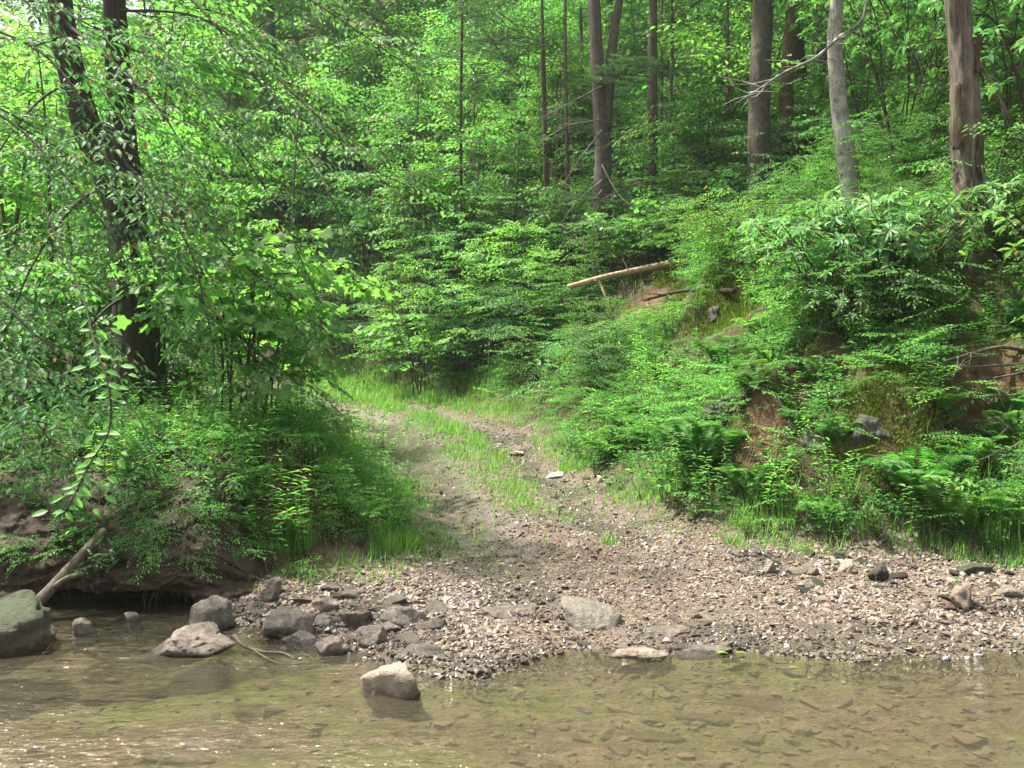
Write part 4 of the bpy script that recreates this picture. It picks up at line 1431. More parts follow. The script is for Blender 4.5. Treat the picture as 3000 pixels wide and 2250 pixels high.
# ------------------------------------------------------------------ undergrowth, grass, moss: nobody could count these
def build_undergrowth():
    def fill(n, kinds, yr, ok, k0, k1, per, yp=1.3, h=.25, mg=.4):
        plan = []
        tries = 0
        while len(plan) < n * per and tries < n * 40:
            tries += 1
            y = yr[0] + (yr[1] - yr[0]) * U() ** yp
            x = U(-1, 1) * (y * .5543 * 1.15 + .5)
            s, dr, dl = zones(x, y)
            if not ok(float(s), float(dr), float(dl), x, y) or U() < scar(np.array(x), np.array(y)) * 1.3:
                continue
            z = float(ground_z(x, y))
            if blocks(x, y, z, h + mg, .5 * k1):
                continue
            dv = .3 * float(noise(x * .8, y * .8, 3))
            for _ in range(per):
                plan.append((pick(kinds[int(rng.integers(0, len(kinds)))]), np.array([x + U(-.15, .15), y + U(-.15, .15), z + U(0, h)]), rdir(-.1, .75), U(k0, k1), dv))
        L, w = plan_leaves(plan)
        return L
    g = Geo()
    fern_slope = lambda s, dr, dl, x, y: .25 < dr < 9 and y < 22 and not (dr < .6 and U() < .5)
    add_leaves(g, fill(900, ['small'], (7.4, 21), fern_slope, .35, .75, 3), TPL_LOW, 0)
    add_leaves(g, fill(700, ['small', 'small', 'mid'], (7.6, 22), fern_slope, .4, .8, 2), TPL_LOW, 1)
    add_leaves(g, fill(240, ['mid', 'small'], (7.6, 18), fern_slope, .4, .8, 2), TPL_LOW, 2)
    add_leaves(g, fill(1000, ['small'], (7.5, 16), lambda s, dr, dl, x, y: .3 < dr < 4.5, .25, .42, 2, 1.2, .02, .1), TPL_LOW, 0)
    add_leaves(g, fill(380, ['mid', 'small'], (14, 40), lambda s, dr, dl, x, y: dr > .5, .6, 1.1, 3, 1.0, .6), TPL_LOW, 0)
    add_leaves(g, fill(260, ['mid', 'broad'], (15, 36), lambda s, dr, dl, x, y: .4 < dr < 9, .7, 1.2, 3, 1.0, .9), TPL_LOW, 2)
    add_leaves(g, fill(330, ['mid', 'broad', 'mid'], (19.6, 34), lambda s, dr, dl, x, y: dr > 1.5 and -3 < x < 12, .7, 1.2, 3, 1.0, 1.4, .1), TPL_LOW, 1)
    add_leaves(g, fill(200, ['far', 'broad'], (26, 60), lambda s, dr, dl, x, y: dr > 3, .8, 1.3, 3, 1.0, 1.2), TPL_LOW, 0)
    add_leaves(g, fill(330, ['small', 'mid'], (7.3, 14), lambda s, dr, dl, x, y: dl > .35, .3, .6, 3, 1.3, .1), TPL_LOW, 0)
    add_leaves(g, fill(230, ['small', 'mid'], (7.4, 11.5), lambda s, dr, dl, x, y: .03 < dl < 1.5 and x > -3.0, .3, .55, 2, 1.0, .12), TPL_LOW, 1)
    add_leaves(g, fill(300, ['mid', 'small', 'broad'], (9, 30), lambda s, dr, dl, x, y: dl > 2.3 and clear_trunk(x, y), .6, 1.1, 3, 1.0, .6), TPL_LOW, 1)
    X_, Y_, Z_ = BANK[0]
    plan = []
    for _ in range(380):
        r_, c_ = int(2 + 55 * U() ** 1.2), int(U(60, 545))
        for _ in range(2):
            plan.append((pick('small'), np.array([X_[r_, c_], Y_[r_, c_], Z_[r_, c_]]) + U(-.08, .08, 3), rdir(-.5, .5) + np.array([0, -.7, 0]), U(.25, .6), U(-.2, .2)))
    add_leaves(g, plan_leaves(plan)[0], TPL_LOW, 0)
    tag(g.build('undergrowth', [M['leaf_shrub'], M['leaf_bright'], M['leaf_dark']]), kind='stuff')


build_undergrowth()

TPL_BLADE = (np.array([(-.5, 0, 0), (.5, 0, 0), (-.45, .4, -.02), (.45, .4, -.02), (-.3, .75, -.22), (.3, .75, -.22), (0, 1, -.52)]),
             [np.array([(0, 1, 3, 2), (2, 3, 5, 4)]), np.array([(4, 5, 6)])])


def blades(x, y, l, w, lean=.5, dry=.06):
    n = len(x)
    a = U(0, 6.28, n)
    e = U(.0, lean, n)
    d = norm(np.stack([np.cos(a) * e, np.sin(a) * e, np.ones(n)], -1))
    nn = norm(np.stack([-np.cos(a), -np.sin(a), e + .1], -1))
    c = leaf_cols(n, dry)
    return Leaves(np.stack([x, y, ground_z(x, y) - .01], -1), d, -nn, l, w, c)


def build_grass():
    g = Geo()
    n = 210000
    y = 7.2 + 19 * U(0, 1, n) ** 1.25
    x = U(-5, 5, n)
    s, dr, dl = zones(x, y)
    rx = x - road_centre(y)
    clump = sstep(-.12, .3, fbm(x * 2.2, y * 2.2, 31, 3))
    strip = 1.2 * np.exp(-(rx / .40) ** 2) * sstep(8.6, 10.2, y) * (.35 + .65 * clump) * (.55 + .45 * sstep(11, 13, y))
    lft = np.exp(-((dl - .3) / .55) ** 2) * sstep(-3.2, -1.8, x) * (.5 + .5 * clump)
    rgt = np.exp(-((dr - .2) / .38) ** 2) * (.2 + .8 * clump)
    slope = .22 * clump * (dr > .2) * (dr < 2.6)
    farr = sstep(15, 21, y) * (dr < .6) * (dl < .6) * (.04 + .9 * sstep(.18, .4, np.abs(np.abs(rx) - .82)))
    few = .010 * clump * (s > .6)
    p = np.clip(np.maximum.reduce([strip, lft, rgt, slope, farr, few]), 0, 1)
    k = U(0, 1, n) < p * (1 - scar(x, y))
    x, y, p, clump = x[k], y[k], p[k], clump[k]
    n = len(x)
    l = U(.04, .24, n) * (.45 + .6 * clump) * (.7 + .3 * sstep(8, 13, y)) * (1 + .1 * sstep(14, 18, y))
    add_leaves(g, blades(x, y, l, U(.005, .010, n) * (1 + .5 * sstep(12, 22, y)), 1.3), TPL_BLADE)
    # hanging tuft on the left bank and clumps at the foot of the right bank
    for px, py, nn_, sp_, hh in ((298, 545, 300, .14, .42), (395, 548, 420, .22, .34), (385, 510, 420, .25, .4), (1005, 530, 500, .3, .5), (765, 515, 420, .35, .36), (690, 470, 400, .25, .4),
                                 (850, 520, 300, .3, .3), (610, 545, 60, .08, .2), (735, 545, 60, .08, .2), (800, 552, 50, .08, .18), (575, 470, 250, .25, .3), (488, 385, 500, .5, .5)):
        c = at(px, py)
        r = sp_ * np.sqrt(U(0, 1, nn_))
        a = U(0, 6.28, nn_)
        add_leaves(g, blades(c[0] + r * np.cos(a), c[1] + r * np.sin(a), hh * .62 * U(.35, 1.1, nn_), U(.006, .011, nn_), 1.5), TPL_BLADE)
    tag(g.build('grass', [M['grass']]), kind='stuff')


build_grass()


def build_moss():
    g = Geo()
    for px, py, r, n in ((690, 283, .5, 7000), (716, 300, .45, 6000), (740, 316, .35, 4000), (670, 280, .3, 2500), (850, 425, .3, 2500), (905, 405, .35, 3000)):
        c = at(px, py)
        q = r * np.sqrt(U(0, 1, n))
        a = U(0, 6.28, n)
        add_leaves(g, blades(c[0] + q * np.cos(a), c[1] + q * np.sin(a), U(.025, .07, n), U(.012, .02, n), 1.8, .01), TPL_LOW)
    m = leaf_mat('moss', (.075, .105, .014), (.165, .200, .026), (.22, .18, .03), trans=.25, rough=.8, spec=.1)
    tag(g.build('moss', [m]), kind='stuff')


build_moss()
leaf_litter()

# ------------------------------------------------------------------ the trees one can tell apart


def limb(g, pts, r0, r1, n=16, sides=10, rough=.1, seed=0):
    q = spline(np.array(pts), n)
    v, f = tube(q, np.linspace(r0, r1, n), sides, rough, seed)
    g.add(v, f)
    return q


def hero(name, label, pts, rads, mat, cat='tree', n=60, sides=20, rough=.12, seed=0, flare=.5, crown=None, lmat='leaf_shrub', cz=(9, 15), cr=3.0):
    """a tall trunk through pts (world), its base an Empty; crown high above the picture"""
    base = np.array(pts[0])
    t = empty(name, base)
    q = spline(np.array(pts), n)
    r = np.interp(np.linspace(0, 1, n), np.linspace(0, 1, len(rads)), rads)
    hgt = q[:, 2] - base[2]
    r = r * (1 + flare * np.exp(-np.maximum(hgt, 0) / .35))
    v, f = tube(q - base, r, sides, rough, seed)
    g = Geo()
    g.add(v, f)
    link('trunk', g.mesh('trunk', [M[mat]], True), t)
    tag(t, label, cat)
    if crown:
        top = q[-1]
        plan = []
        gb = Geo()
        for _ in range(crown):
            z = U(*cz)
            k = np.argmin(np.abs(q[:, 2] - z))
            d = rdir(-.1, .4)
            ln = cr * U(.4, 1)
            c = q[k] - base
            e = c + d * ln
            vv, ff = tube(np.stack([c, (c + e) / 2 + [0, 0, .1], e]), [.05, .03, .01], 4, cap=False)
            gb.add(vv, ff)
            for w in (.45, .7, .95):
                plan.append((pick('far'), c + (e - c) * w, d + rdir(-.3, .2), U(.8, 1.3), 0))
        L, w = plan_leaves(plan)
        gl = Geo()
        add_leaves(gl, L, TPL_LOW)
        link('limbs', gb.mesh('limbs', [M[mat]], True), t)
        link('crown', gl.mesh('crown', [M[lmat]]), t)
    return t, base


def up(p, q, h):
    """extend the line p->q upward to height h"""
    p, q = np.array(p), np.array(q)
    d = q - p
    return q + d * (h - q[2]) / max(d[2], .1)


def g0(px, py, D, sink=.25):
    """on the ground under a pixel column at distance D"""
    x = (px - 512) / FPX * D
    return np.array([x, D, float(ground_z(x, D)) - sink])


# double trunk in the middle
D = 19.5
b = g0(603, 0, D)
a1, a2 = P(602, 205, D), P(601, 120, D)
t, b0 = hero('tree', 'tall double trunked tree in the middle of the hillside, two stems parting near mid height', [b, a1, P(603, 160, D), a2, P(597, 60, D), P(594, 0, D), up(P(597, 60, D), P(592, -20, D), 16)], [.22, .195, .18, .15, .14, .13, .06], 'bark_grey', crown=6, cz=(13, 16))
g = Geo()
limb(g, [P(605, 130, D) - b0, P(609, 90, D) - b0, P(612, 50, D) - b0, P(619, 0, D) - b0, P(626, -60, D) - b0, P(632, -160, D) - b0], .13, .06, 24, 14)
link('stem', g.mesh('second_stem', [M['bark_grey']], True), t)
g = Geo()
for y0, x1, y1 in ((86, 520, 128), (120, 530, 150), (130, 560, 190), (150, 660, 120), (165, 640, 215), (190, 575, 235), (180, 560, 225), (140, 550, 110), (200, 650, 180)):
    s_, e_ = P(602, y0, D - .2), P(x1, y1, D - U(.5, 2.0))
    q = limb(g, [s_ - b0, (s_ + e_) / 2 + U(-.15, .15, 3) - b0, e_ - b0], .018, .004, 10, 4, 0)
    for _ in range(9):
        k = int(rng.integers(2, 10))
        d = rdir(-.5, .3) * U(.25, .7)
        limb(g, [q[k], q[k] + d * .5 + U(-.05, .05, 3), q[k] + d], .006, .002, 5, 3, 0)
link('branch', g.mesh('bare_branches', [M['deadtwig']], True), t)

D = 20.5
hero('tree', 'slim straight dark tree just right of the double trunk', [g0(653, 0, D), P(653, 195, D), P(652.5, 100, D), P(653, 0, D), up(P(653, 100, D), P(653, -20, D), 15)], [.12, .115, .105, .095, .04], 'bark_grey', crown=4, cz=(12, 15), cr=2.2, seed=3)
D = max(13.0, float(at(548, 262)[1]))
t, b0 = hero('tree', 'thin reddish dead trunk left of the double trunk', [g0(548, 0, D), P(547, 236, D), P(545.5, 150, D), P(543, 60, D), P(542, -8, D)], [.085, .08, .07, .055, .03], 'bark_red', seed=5, sides=12)
g = Geo()
for y0, x1, y1 in ((150, 500, 190), (110, 590, 150), (60, 500, 90), (170, 590, 215), (210, 500, 215)):
    s_, e_ = P(545, y0, D), P(x1, y1, D - U(.3, 1.2))
    q = limb(g, [s_ - b0, (s_ + e_) / 2 + U(-.1, .1, 3) - b0, e_ - b0], .014, .003, 9, 4, 0)
    for _ in range(7):
        k = int(rng.integers(2, 9))
        d = rdir(-.5, .3) * U(.2, .5)
        limb(g, [q[k], q[k] + d], .005, .002, 4, 3, 0)
link('branch', g.mesh('bare_branches', [M['deadtwig']], True), t)

D = 18
hero('tree', 'thick straight grey trunk, the stoutest on the upper right hillside', [g0(761, 0, D), P(760, 178, D), P(759, 120, D), P(761, 60, D), P(763, 0, D), up(P(761, 60, D), P(764, -30, D), 16)], [.25, .225, .21, .205, .195, .08], 'bark_grey', crown=6, cz=(13, 16), seed=8)
D = 19.5
hero('tree', 'brown trunk with a bend at its foot, right of the stoutest trunk', [g0(774, 0, D), P(781, 160, D), P(786, 130, D), P(787, 80, D), P(791, 30, D), P(793, 0, D), up(P(791, 30, D), P(794, -30, D), 15)], [.2, .17, .15, .14, .14, .13, .05], 'bark_red', crown=4, cz=(12, 15), seed=9)
D = 22
hero('tree', 'dark trunk close behind the bent brown one', [g0(801, 0, D), P(801, 140, D), P(799, 90, D), P(797, 40, D), P(795, -20, D), up(P(797, 40, D), P(795, -20, D), 16)], [.25, .2, .19, .17, .15, .06], 'bark_dark', crown=4, cz=(13, 16), seed=10)
D = 24
hero('tree', 'shadowed broad trunk between the dark one and the whitish leaning one', [g0(826, 0, D), P(824, 120, D), P(822, 50, D), P(822, -20, D), up(P(822, 50, D), P(822, -20, D), 16)], [.27, .24, .22, .2, .08], 'bark_dark', crown=6, cz=(13, 16), seed=11)

D = 13.2
t, b0 = hero('tree', 'whitish leaning trunk with a pale bare bough, behind the glossy leaved shrubs', [g0(858, 0, D), P(853, 200, D), P(847, 160, D), P(841, 120, D), P(837, 80, D), P(835, 40, D), P(837, 0, D), P(842, -60, D), P(850, -200, D)], [.145, .135, .13, .122, .115, .10, .09, .08, .05], 'bark_pale', crown=8, cz=(8, 11), cr=2.0, seed=14)
g = Geo()
q = limb(g, [P(848, 32, D) - b0, P(838, 38, D - .2) - b0, P(815, 58, D - .5) - b0, P(785, 72, D - .8) - b0, P(760, 88, D - 1.0) - b0, P(735, 104, D - 1.1) - b0], .032, .004, 20, 7, .3, 3)
q2 = limb(g, [P(846, 34, D) - b0, P(862, 20, D - .2) - b0, P(867, 0, D - .3) - b0, P(872, -30, D - .4) - b0], .030, .012, 12, 7, .1, 4)
for _ in range(26):
    k = int(rng.integers(4, 20))
    d = rdir(-.4, .4) * U(.25, .7)
    limb(g, [q[k], q[k] + d * .5 + U(-.06, .06, 3), q[k] + d], .008, .002, 6, 3, 0)
link('branch', g.mesh('bare_bough', [M['bark_pale']], True), t)

# far thin trunks seen between
for px, py, D, r, lab in ((694, 75, 30, .16, 'far dark trunk between the slim tree and the stoutest trunk'), (702, 70, 31, .1, 'thin far trunk beside another dark one high on the slope'),
                          (461, 105, 22, .04, 'thin dark sapling trunk standing in the shade left of the reddish dead trunk'),
                          (915, 60, 17, .05, 'thin dark stem between the whitish trunk and the brown snag'), (940, 100, 16, .04, 'thin straight stem just left of the brown snag')):
    hero('tree', lab, [g0(px, 0, D), P(px, py, D), P(px + 1, py - 80, D), P(px + 3, py - 180, D), P(px + 4, py - 330, D)], [r, r * .95, r * .85, r * .7, r * .3], 'bark_dark', crown=5, cz=(12, 17) if D > 20 else (9, 11), cr=2, n=30, sides=10, seed=px)

# brown snag
D = 10.6
t, b0 = hero('dead_tree', 'brown dead trunk with peeling bark and small holes at the right', [g0(983, 0, D, .2), P(978, 300, D), P(973, 250, D), P(968, 190, D), P(965, 130, D), P(962, 70, D), P(957, 0, D), P(953, -60, D), P(948, -160, D)], [.175, .17, .165, .155, .148, .142, .135, .13, .10], 'bark_snag', n=150, sides=36, rough=.42, seed=21, flare=.25)
for k, (py, ang, hgt, wd) in enumerate(((262, 3.6, .55, .8), (215, 4.1, .5, .7), (160, 5.2, .45, .6), (120, 3.9, .7, .55), (300, 5.0, .5, .7), (60, 5.5, .4, .5))):
    c = P(np.interp(py, [0, 70, 130, 190, 250, 300], [957, 962, 965, 968, 973, 978]), py, D) - b0
    u, w = np.meshgrid(np.linspace(-.5, .5, 9), np.linspace(-.5, .5, 14))
    aa = ang + u * wd * (1 + .3 * np.sin(w * 5 + k))
    rr = .185 + .015 * np.cos(u * 3) + .02 * np.abs(w) + .008 * fbm(u * 5 + k, w * 7, k, 2)
    v = np.stack([c[0] + rr * np.cos(aa), c[1] + rr * np.sin(aa), c[2] + w * hgt + .05 * noise(u * 6, w * 4, k)], -1)
    i = (np.arange(13)[:, None] * 9 + np.arange(8)[None]).ravel()
    g = Geo()
    g.add(v.reshape(-1, 3), [np.stack([i, i + 1, i + 10, i + 9], -1)])
    o = link('bark_plate', g.mesh('bark_plate', [M['bark_plate']], True), t)
    sm = o.modifiers.new('thickness', 'SOLIDIFY')
    sm.thickness = .014
g = Geo()
for pts in (((958, 150), (966, 170), (972, 182), (968, 200), (971, 225)), ((982, 165), (985, 190), (984, 230), (978, 260)), ((960, 230), (975, 200), (986, 180), (1005, 172)), ((930, 210), (958, 170), (975, 160)), ((968, 240), (972, 275), (965, 310))):
    limb(g, [P(x_, y_, D - .24) - b0 for x_, y_ in pts], .010, .004, 14, 5, .1, 2)
link('vine', g.mesh('vine', [M['deadtwig']], True), t)


# big twin trunk on the left and its leaves
def leafy_limbs(parent, b0, limbs, kind, lmat, wood, step=.27, k=(.75, 1.15), tpl=TPL_MID, dv=0):
    plan, g = [], Geo()
    for pts, r0 in limbs:
        q = spline(np.array(pts), 26)
        v, f = tube(q - b0, np.linspace(r0, .005, 26), 6, .1, cap=False)
        g.add(v, f)
        ln = np.linalg.norm(np.diff(q, axis=0), axis=1).sum()
        m = int(ln / step)
        sg = 1
        for j in range(m):
            u = .05 + .95 * (j + U(0, .6)) / m
            i = min(24, int(u * 25))
            tg = norm(q[i + 1] - q[i])
            hz = norm(np.array([tg[0], tg[1], tg[2] * .25]))
            d = rot2(hz, sg * R(48) * U(.4, 1.3)) + np.array([0, 0, U(-.3, .1)])
            plan.append((pick(kind), q[i] - b0, d, U(*k) * (1.1 - .35 * u), dv))
            sg = -sg
        plan.append((pick(kind), q[-2] - b0, q[-1] - q[-3], U(*k) * .8, dv))
    L, w2 = plan_leaves(plan)
    add_wood(g, w2, 3)
    gl = Geo()
    add_leaves(gl, L, tpl)
    link('limbs', g.mesh('limbs', [M[wood]], True), parent)
    link('crown', gl.mesh('leaves', [M[lmat]]), parent)


D = 10.4
t, b0 = hero('tree', 'big dark twin stemmed tree on the left bank, half hidden by its own leaves', [g0(140, 0, D, .15), P(139, 372, D), P(138, 335, D), P(132, 270, D), P(127, 220, D), P(124, 185, D), P(121, 150, D), P(121, 108, D), P(117, 60, D), P(114, 0, D), P(110, -100, D), P(108, -300, D)],
             [.33, .27, .245, .225, .215, .205, .17, .14, .13, .125, .11, .05], 'bark_dark', n=90, sides=26, rough=.14, seed=30, flare=.35)
g = Geo()
limb(g, [P(122, 215, D) - b0, P(106, 170, D) - b0, P(90, 138, D) - b0, P(77, 93, D) - b0, P(66, 46, D) - b0, P(59, 0, D) - b0, P(50, -90, D) - b0, P(40, -260, D) - b0], .16, .13, 40, 20, .14, 31)
link('stem', g.mesh('second_stem', [M['bark_dark']], True), t)
LB = [
    ([P(115, 10, D), P(205, 20, 9.2), P(300, 100, 8.6), P(392, 190, 8.2)], .018),
    ([P(114, -30, D), P(180, -10, 9.4), P(265, 90, 8.8), P(335, 205, 8.4)], .017),
    ([P(118, 80, D), P(180, 90, 9.5), P(240, 150, 9.0), P(300, 250, 8.8)], .016),
    ([P(122, 170, D), P(180, 200, 9.4), P(250, 270, 9.0), P(325, 330, 8.8)], .016),
    ([P(128, 240, D), P(190, 290, 9.4), P(255, 350, 9.0), P(300, 385, 8.8)], .022),
    ([P(122, 160, D), P(150, 190, 9.3), P(190, 250, 8.6), P(210, 330, 8.2)], .022),
    ([P(75, 80, D), P(40, 100, 9.6), P(0, 150, 9.0), P(-40, 230, 8.6)], .018),
    ([P(110, 180, D), P(70, 210, 9.5), P(30, 270, 8.8), P(0, 350, 8.4)], .022),
    ([P(62, 20, D), P(110, 60, 9.4), P(160, 110, 8.8), P(200, 180, 8.4)], .022),
    ([P(114, 0, D), P(190, -60, 9.2), P(310, 0, 8.6), P(420, 75, 8.2)], .016),
    ([P(132, 290, D), P(95, 320, 9.4), P(60, 380, 8.8), P(45, 430, 8.4)], .018),
]
leafy_limbs(t, b0, LB, 'beech', 'leaf_beech', 'twig', .42)

# neighbour just outside the frame, whose branches hang over the pool
b = np.array([-5.6, 7.9, float(ground_z(-5.6, 7.9)) - .2])
t, b0 = hero('tree', 'beech at the left edge whose leafy branches hang over the dark pool', [b, b + [.1, .1, 2], b + [.2, .1, 4.5], b + [.0, .3, 8]], [.16, .14, .11, .05], 'bark_dark', seed=40)
LB = [
    ([b + [.1, 0, 4.4], P(20, 40, 7.4), P(90, 110, 7.0), P(150, 200, 6.8)], .014),
    ([b + [.1, 0, 3.8], P(-10, 110, 7.2), P(60, 170, 6.9), P(120, 245, 6.7)], .013),
    ([b + [.1, 0, 2.5], P(-20, 280, 7.2), P(30, 330, 6.9), P(95, 375, 6.8)], .018),
    ([b + [.1, 0, 2.0], P(-30, 340, 7.2), P(20, 400, 7.0), P(60, 455, 6.9)], .016),
    ([b + [.1, 0, 5.4], P(0, -20, 7.4), P(80, 20, 7.0), P(170, 70, 6.8)], .014),
]
leafy_limbs(t, b0, LB, 'beech', 'leaf_beech', 'twig', .34)
# the one long drooping branch
g, gl = Geo(), Geo()
q = spline(np.array([P(40, 200, 6.9), P(80, 290, 6.0), P(95, 347, 5.5), P(106, 375, 5.35), P(111, 405, 5.3), P(108, 435, 5.25), P(92, 460, 5.2), P(78, 488, 5.2), P(66, 512, 5.2)]), 40)
v, f = tube(q - b0, np.linspace(.007, .003, 40), 5, .1)
g.add(v, f)
link('branch', g.mesh('hanging_branch', [M['twig']], True), t)
ps, ds, ns, ll = [], [], [], []
for j in range(76):
    k = 4 + int(35 * j / 75)
    sg = 1 if j % 2 else -1
    off = np.array([sg * U(.0, .16), U(-.06, .06), U(-.08, .02)]) * (U() < .5)
    ps.append(q[k] - b0 + off)
    ds.append(norm(np.array([sg * U(.5, 1), U(-.5, .3), U(-.85, .05)])))
    ns.append(norm(np.array([U(-.4, .4), U(-1.1, -.3), .65])))
    ll.append(U(.05, .095))
ll = np.array(ll)
add_leaves(gl, Leaves(np.array(ps), np.array(ds), np.array(ns), ll, ll * .6, leaf_cols(76, .02, .6, 1)), TPL_MID)
link('foliage', gl.mesh('hanging_leaves', [M['leaf_bright']]), t)

for px, py, k, lab in ((702, 478, 1.45, 'biggest bright fern, standing below the jutting grey slab'), (950, 535, 1.2, 'bright fern low at the foot of the right bank'), (722, 372, 1.0, 'pale fern on the slope above the jutting slab'), (915, 500, 1.1, 'fern among herbs below the reddish ledge')):
    c = at(px, py)
    plant('fern', 'fern', None, lab, 'fern', c[0], c[1], k, None, tilt=.15)

for px, D_, kd, k in ((570, 18.6, 'mid', .85), (592, 18.9, 'bright', 1.05), (610, 18.8, 'mid', .9), (632, 18.9, 'bright', 1.1), (655, 19.0, 'mid', .8), (585, 18.2, 'small', .9), (545, 19.2, 'bright', 1.1), (520, 20.0, 'broad', .9), (495, 20.6, 'mid', 1.0),
                     (470, 21.2, 'bright', 1.2), (445, 22.0, 'broad', 1.0), (560, 20.8, 'broad', 1.1), (535, 22.0, 'mid', 1.3), (690, 19.5, 'bright', 1.0), (640, 20.8, 'broad', 1.1), (710, 20.6, 'mid', 1.2)):
    x = (px - 512) / FPX * D_
    plant(kd, 'thicket_shrub', STEM, 'bushy light green shrub in the thicket around the foot of the double trunk', 'shrub', x, D_, k, 'shrubs around the foot of the double trunk', tilt=.1)

# ------------------------------------------------------------------ hemlocks, laurels, lobed saplings
for px, D, k, lab in ((570, 21, 1.2, 'dark feathery hemlock between the reddish dead trunk and the double trunk'), (668, 22.5, 1.2, 'feathery hemlock right of the slim straight tree'),
                      (585, 26, 1.4, 'tall hemlock behind the double trunk'),
                      (170, 30, 1.3, 'blue green hemlock in the distance behind the twin trunk')):
    x = (px - 512) / FPX * D
    plant('tree_hem', 'hemlock', TREE, lab, 'tree', x, D, k, tilt=.02)

for px, D_, k in ((395, 21.5, .42), (425, 20.3, .40), (455, 20.6, .48), (490, 19.6, .42), (520, 19.4, .38), (478, 22.5, .62), (430, 23.5, .66), (545, 18.6, .30)):
    x = (px - 512) / FPX * D_
    plant('tree_bright' if k < .45 else 'tree_mid', 'understory_tree', TREE, 'bright bushy young tree between the end of the track and the reddish dead trunk', 'tree', x, D_, k, 'bushy young trees above the bend of the track', tilt=.05)
PROTO['laurel_tall', 0] = laurel_proto(9, 3.0, 1.2, 9)
PROTO['laurel_tall', 1] = laurel_proto(8, 3.4, 1.3, 9)
PROTO['laurel_tall', 2] = laurel_proto(9, 2.7, 1.4, 8)
for px, py, k in ((770, 285, .7), (800, 300, .85), (828, 312, .85), (885, 300, .85), (908, 325, .8), (860, 318, .9), (1045, 335, .9), (930, 345, .6), (840, 335, .7), (1060, 290, .9), (790, 325, .65), (885, 345, .6),
                  (815, 285, .7), (900, 300, .9), (915, 345, .7), (1020, 300, .8), (870, 285, .7), (755, 300, .6), (850, 350, .5)):
    c = at(px, py)
    if blocks(c[0], c[1], c[2], 1.15 * k, .45 * k):
        continue
    plant('laurel', 'laurel', STEM, 'evergreen shrub with whorls of long leathery leaves at the top of the right bank', 'shrub', c[0], c[1], k, 'leathery leaved shrubs on the right bank', tilt=.25)
for px, D, k in ((900, 13.5, 1.0), (1008, 12.6, 1.0), (1050, 11.6, 1.1), (935, 15, 1.1), (870, 16, 1.0)):
    x = (px - 512) / FPX * D
    plant('laurel_tall', 'laurel', STEM, 'tall evergreen shrub with whorls of long leathery leaves beside the brown snag', 'shrub', x, D, k, 'tall leathery leaved shrubs by the snag', tilt=.1)
for k in range(3):
    PROTO['lobed', k] = shrub_proto(1.5, .55, 5, 'lobed', 6, 'leaf_bright', TPL_LOBED, name='sapling', k0=.7, k1=1.0, low=.35)
for px, D, k, lab in ((270, 9.6, .8, 'yellow green sapling with big lobed leaves leaning out beside the track'), (255, 10.2, 1.5, 'taller yellow green sapling with lobed leaves right of the twin trunk'),
                      (232, 9.6, 1.35, 'yellow green sapling with big lobed leaves close to the twin trunk'), (418, 20, 1.2, 'light green sapling with lobed leaves at the end of the track'), (640, 18, 1.0, 'small lobed leaved sapling below the double trunk')):
    x = (px - 512) / FPX * D
    plant('lobed', 'sapling', STEM, lab, 'sapling', x, D, k, tilt=.1)

# ------------------------------------------------------------------ logs, boughs, twigs


def stick(name, label, cat, pts, r0, r1, mat, n=30, sides=10, rough=.15, forks=(), seed=0, group=None):
    pts = [np.array(p) for p in pts]
    b = pts[0]
    g = Geo()
    q = limb(g, [p - b for p in pts], r0, r1, n, sides, rough, seed)
    o = g.build(name, [M[mat]], smooth=True)
    o.location = b
    for fp, a, c in forks:
        gf = Geo()
        limb(gf, [np.array(p) - b for p in fp], a, c, 12, 7, rough, seed + 1)
        link('fork', gf.mesh('fork', [M[mat]], True), o)
    return tag(o, label, cat, group)


a, b = P(568, 287, 17.5), at(669, 266) + [0, .1, .05]
c = a * .7 + b * .3
stick('fallen_log', 'tan barkless log lying slanted in the green growth above the bare hollow', 'log', [a, a * .66 + b * .34 + [0, 0, .03], a * .3 + b * .7 + [0, 0, .02], b], .045, .07, 'log', 40, 12, .16,
      [([c, c + [.1, -.1, -.25], onground(c[0] + .25, c[1] - .2, -.05)], .03, .02), ([a * .4 + b * .6, a * .4 + b * .6 + [-.05, -.05, .14], a * .4 + b * .6 + [-.12, -.08, .26]], .018, .01)])
a, b = at(640, 322), at(733, 303)
a = a + [0, -.45, .34]
b = b + [0, -.1, .16]
m1 = (a + b) / 2 + [0, -.15, .08]
stick('dead_bough', 'dark forked bough sticking out of the mossy hollow', 'log', [a, a * .7 + m1 * .3 + [0, 0, .01], m1, b], .016, .042, 'bark_dark', 30, 10, .22, [([a * .45 + m1 * .55, a * .7 + m1 * .3 + [-.05, -.05, .06], a + [-.02, -.05, .12]], .02, .008)])
stick('leaning_log', 'grey driftwood pole leaning from the pool against the muddy bank', 'log', [P(20, 618, 6.55), P(48, 592, 6.7), P(75, 562, 6.85), P(105, 530, 7.05)], .047, .030, 'wetwood', 30, 12, .2,
      [([P(56, 586, 6.72), P(68, 578, 6.6), P(82, 574, 6.5)], .026, .018)], 4)
w = lambda px, py, z=.01: np.array([(px - 512) / FPX * (CAM_H - z) * FPX / (py - 384), (CAM_H - z) * FPX / (py - 384), z])
stick('twig', 'thin wet twig lying in the water below the stone heap', 'twig', [w(234, 636, .06), w(244, 646, .04), w(264, 652, .02), w(282, 653, .012), w(296, 659, .0)], .013, .006, 'wetwood', 24, 6, .2, [([w(252, 649, .03), w(270, 660, .01), w(280, 664, .0)], .006, .003)])
a, b = at(176, 459), at(214, 517)
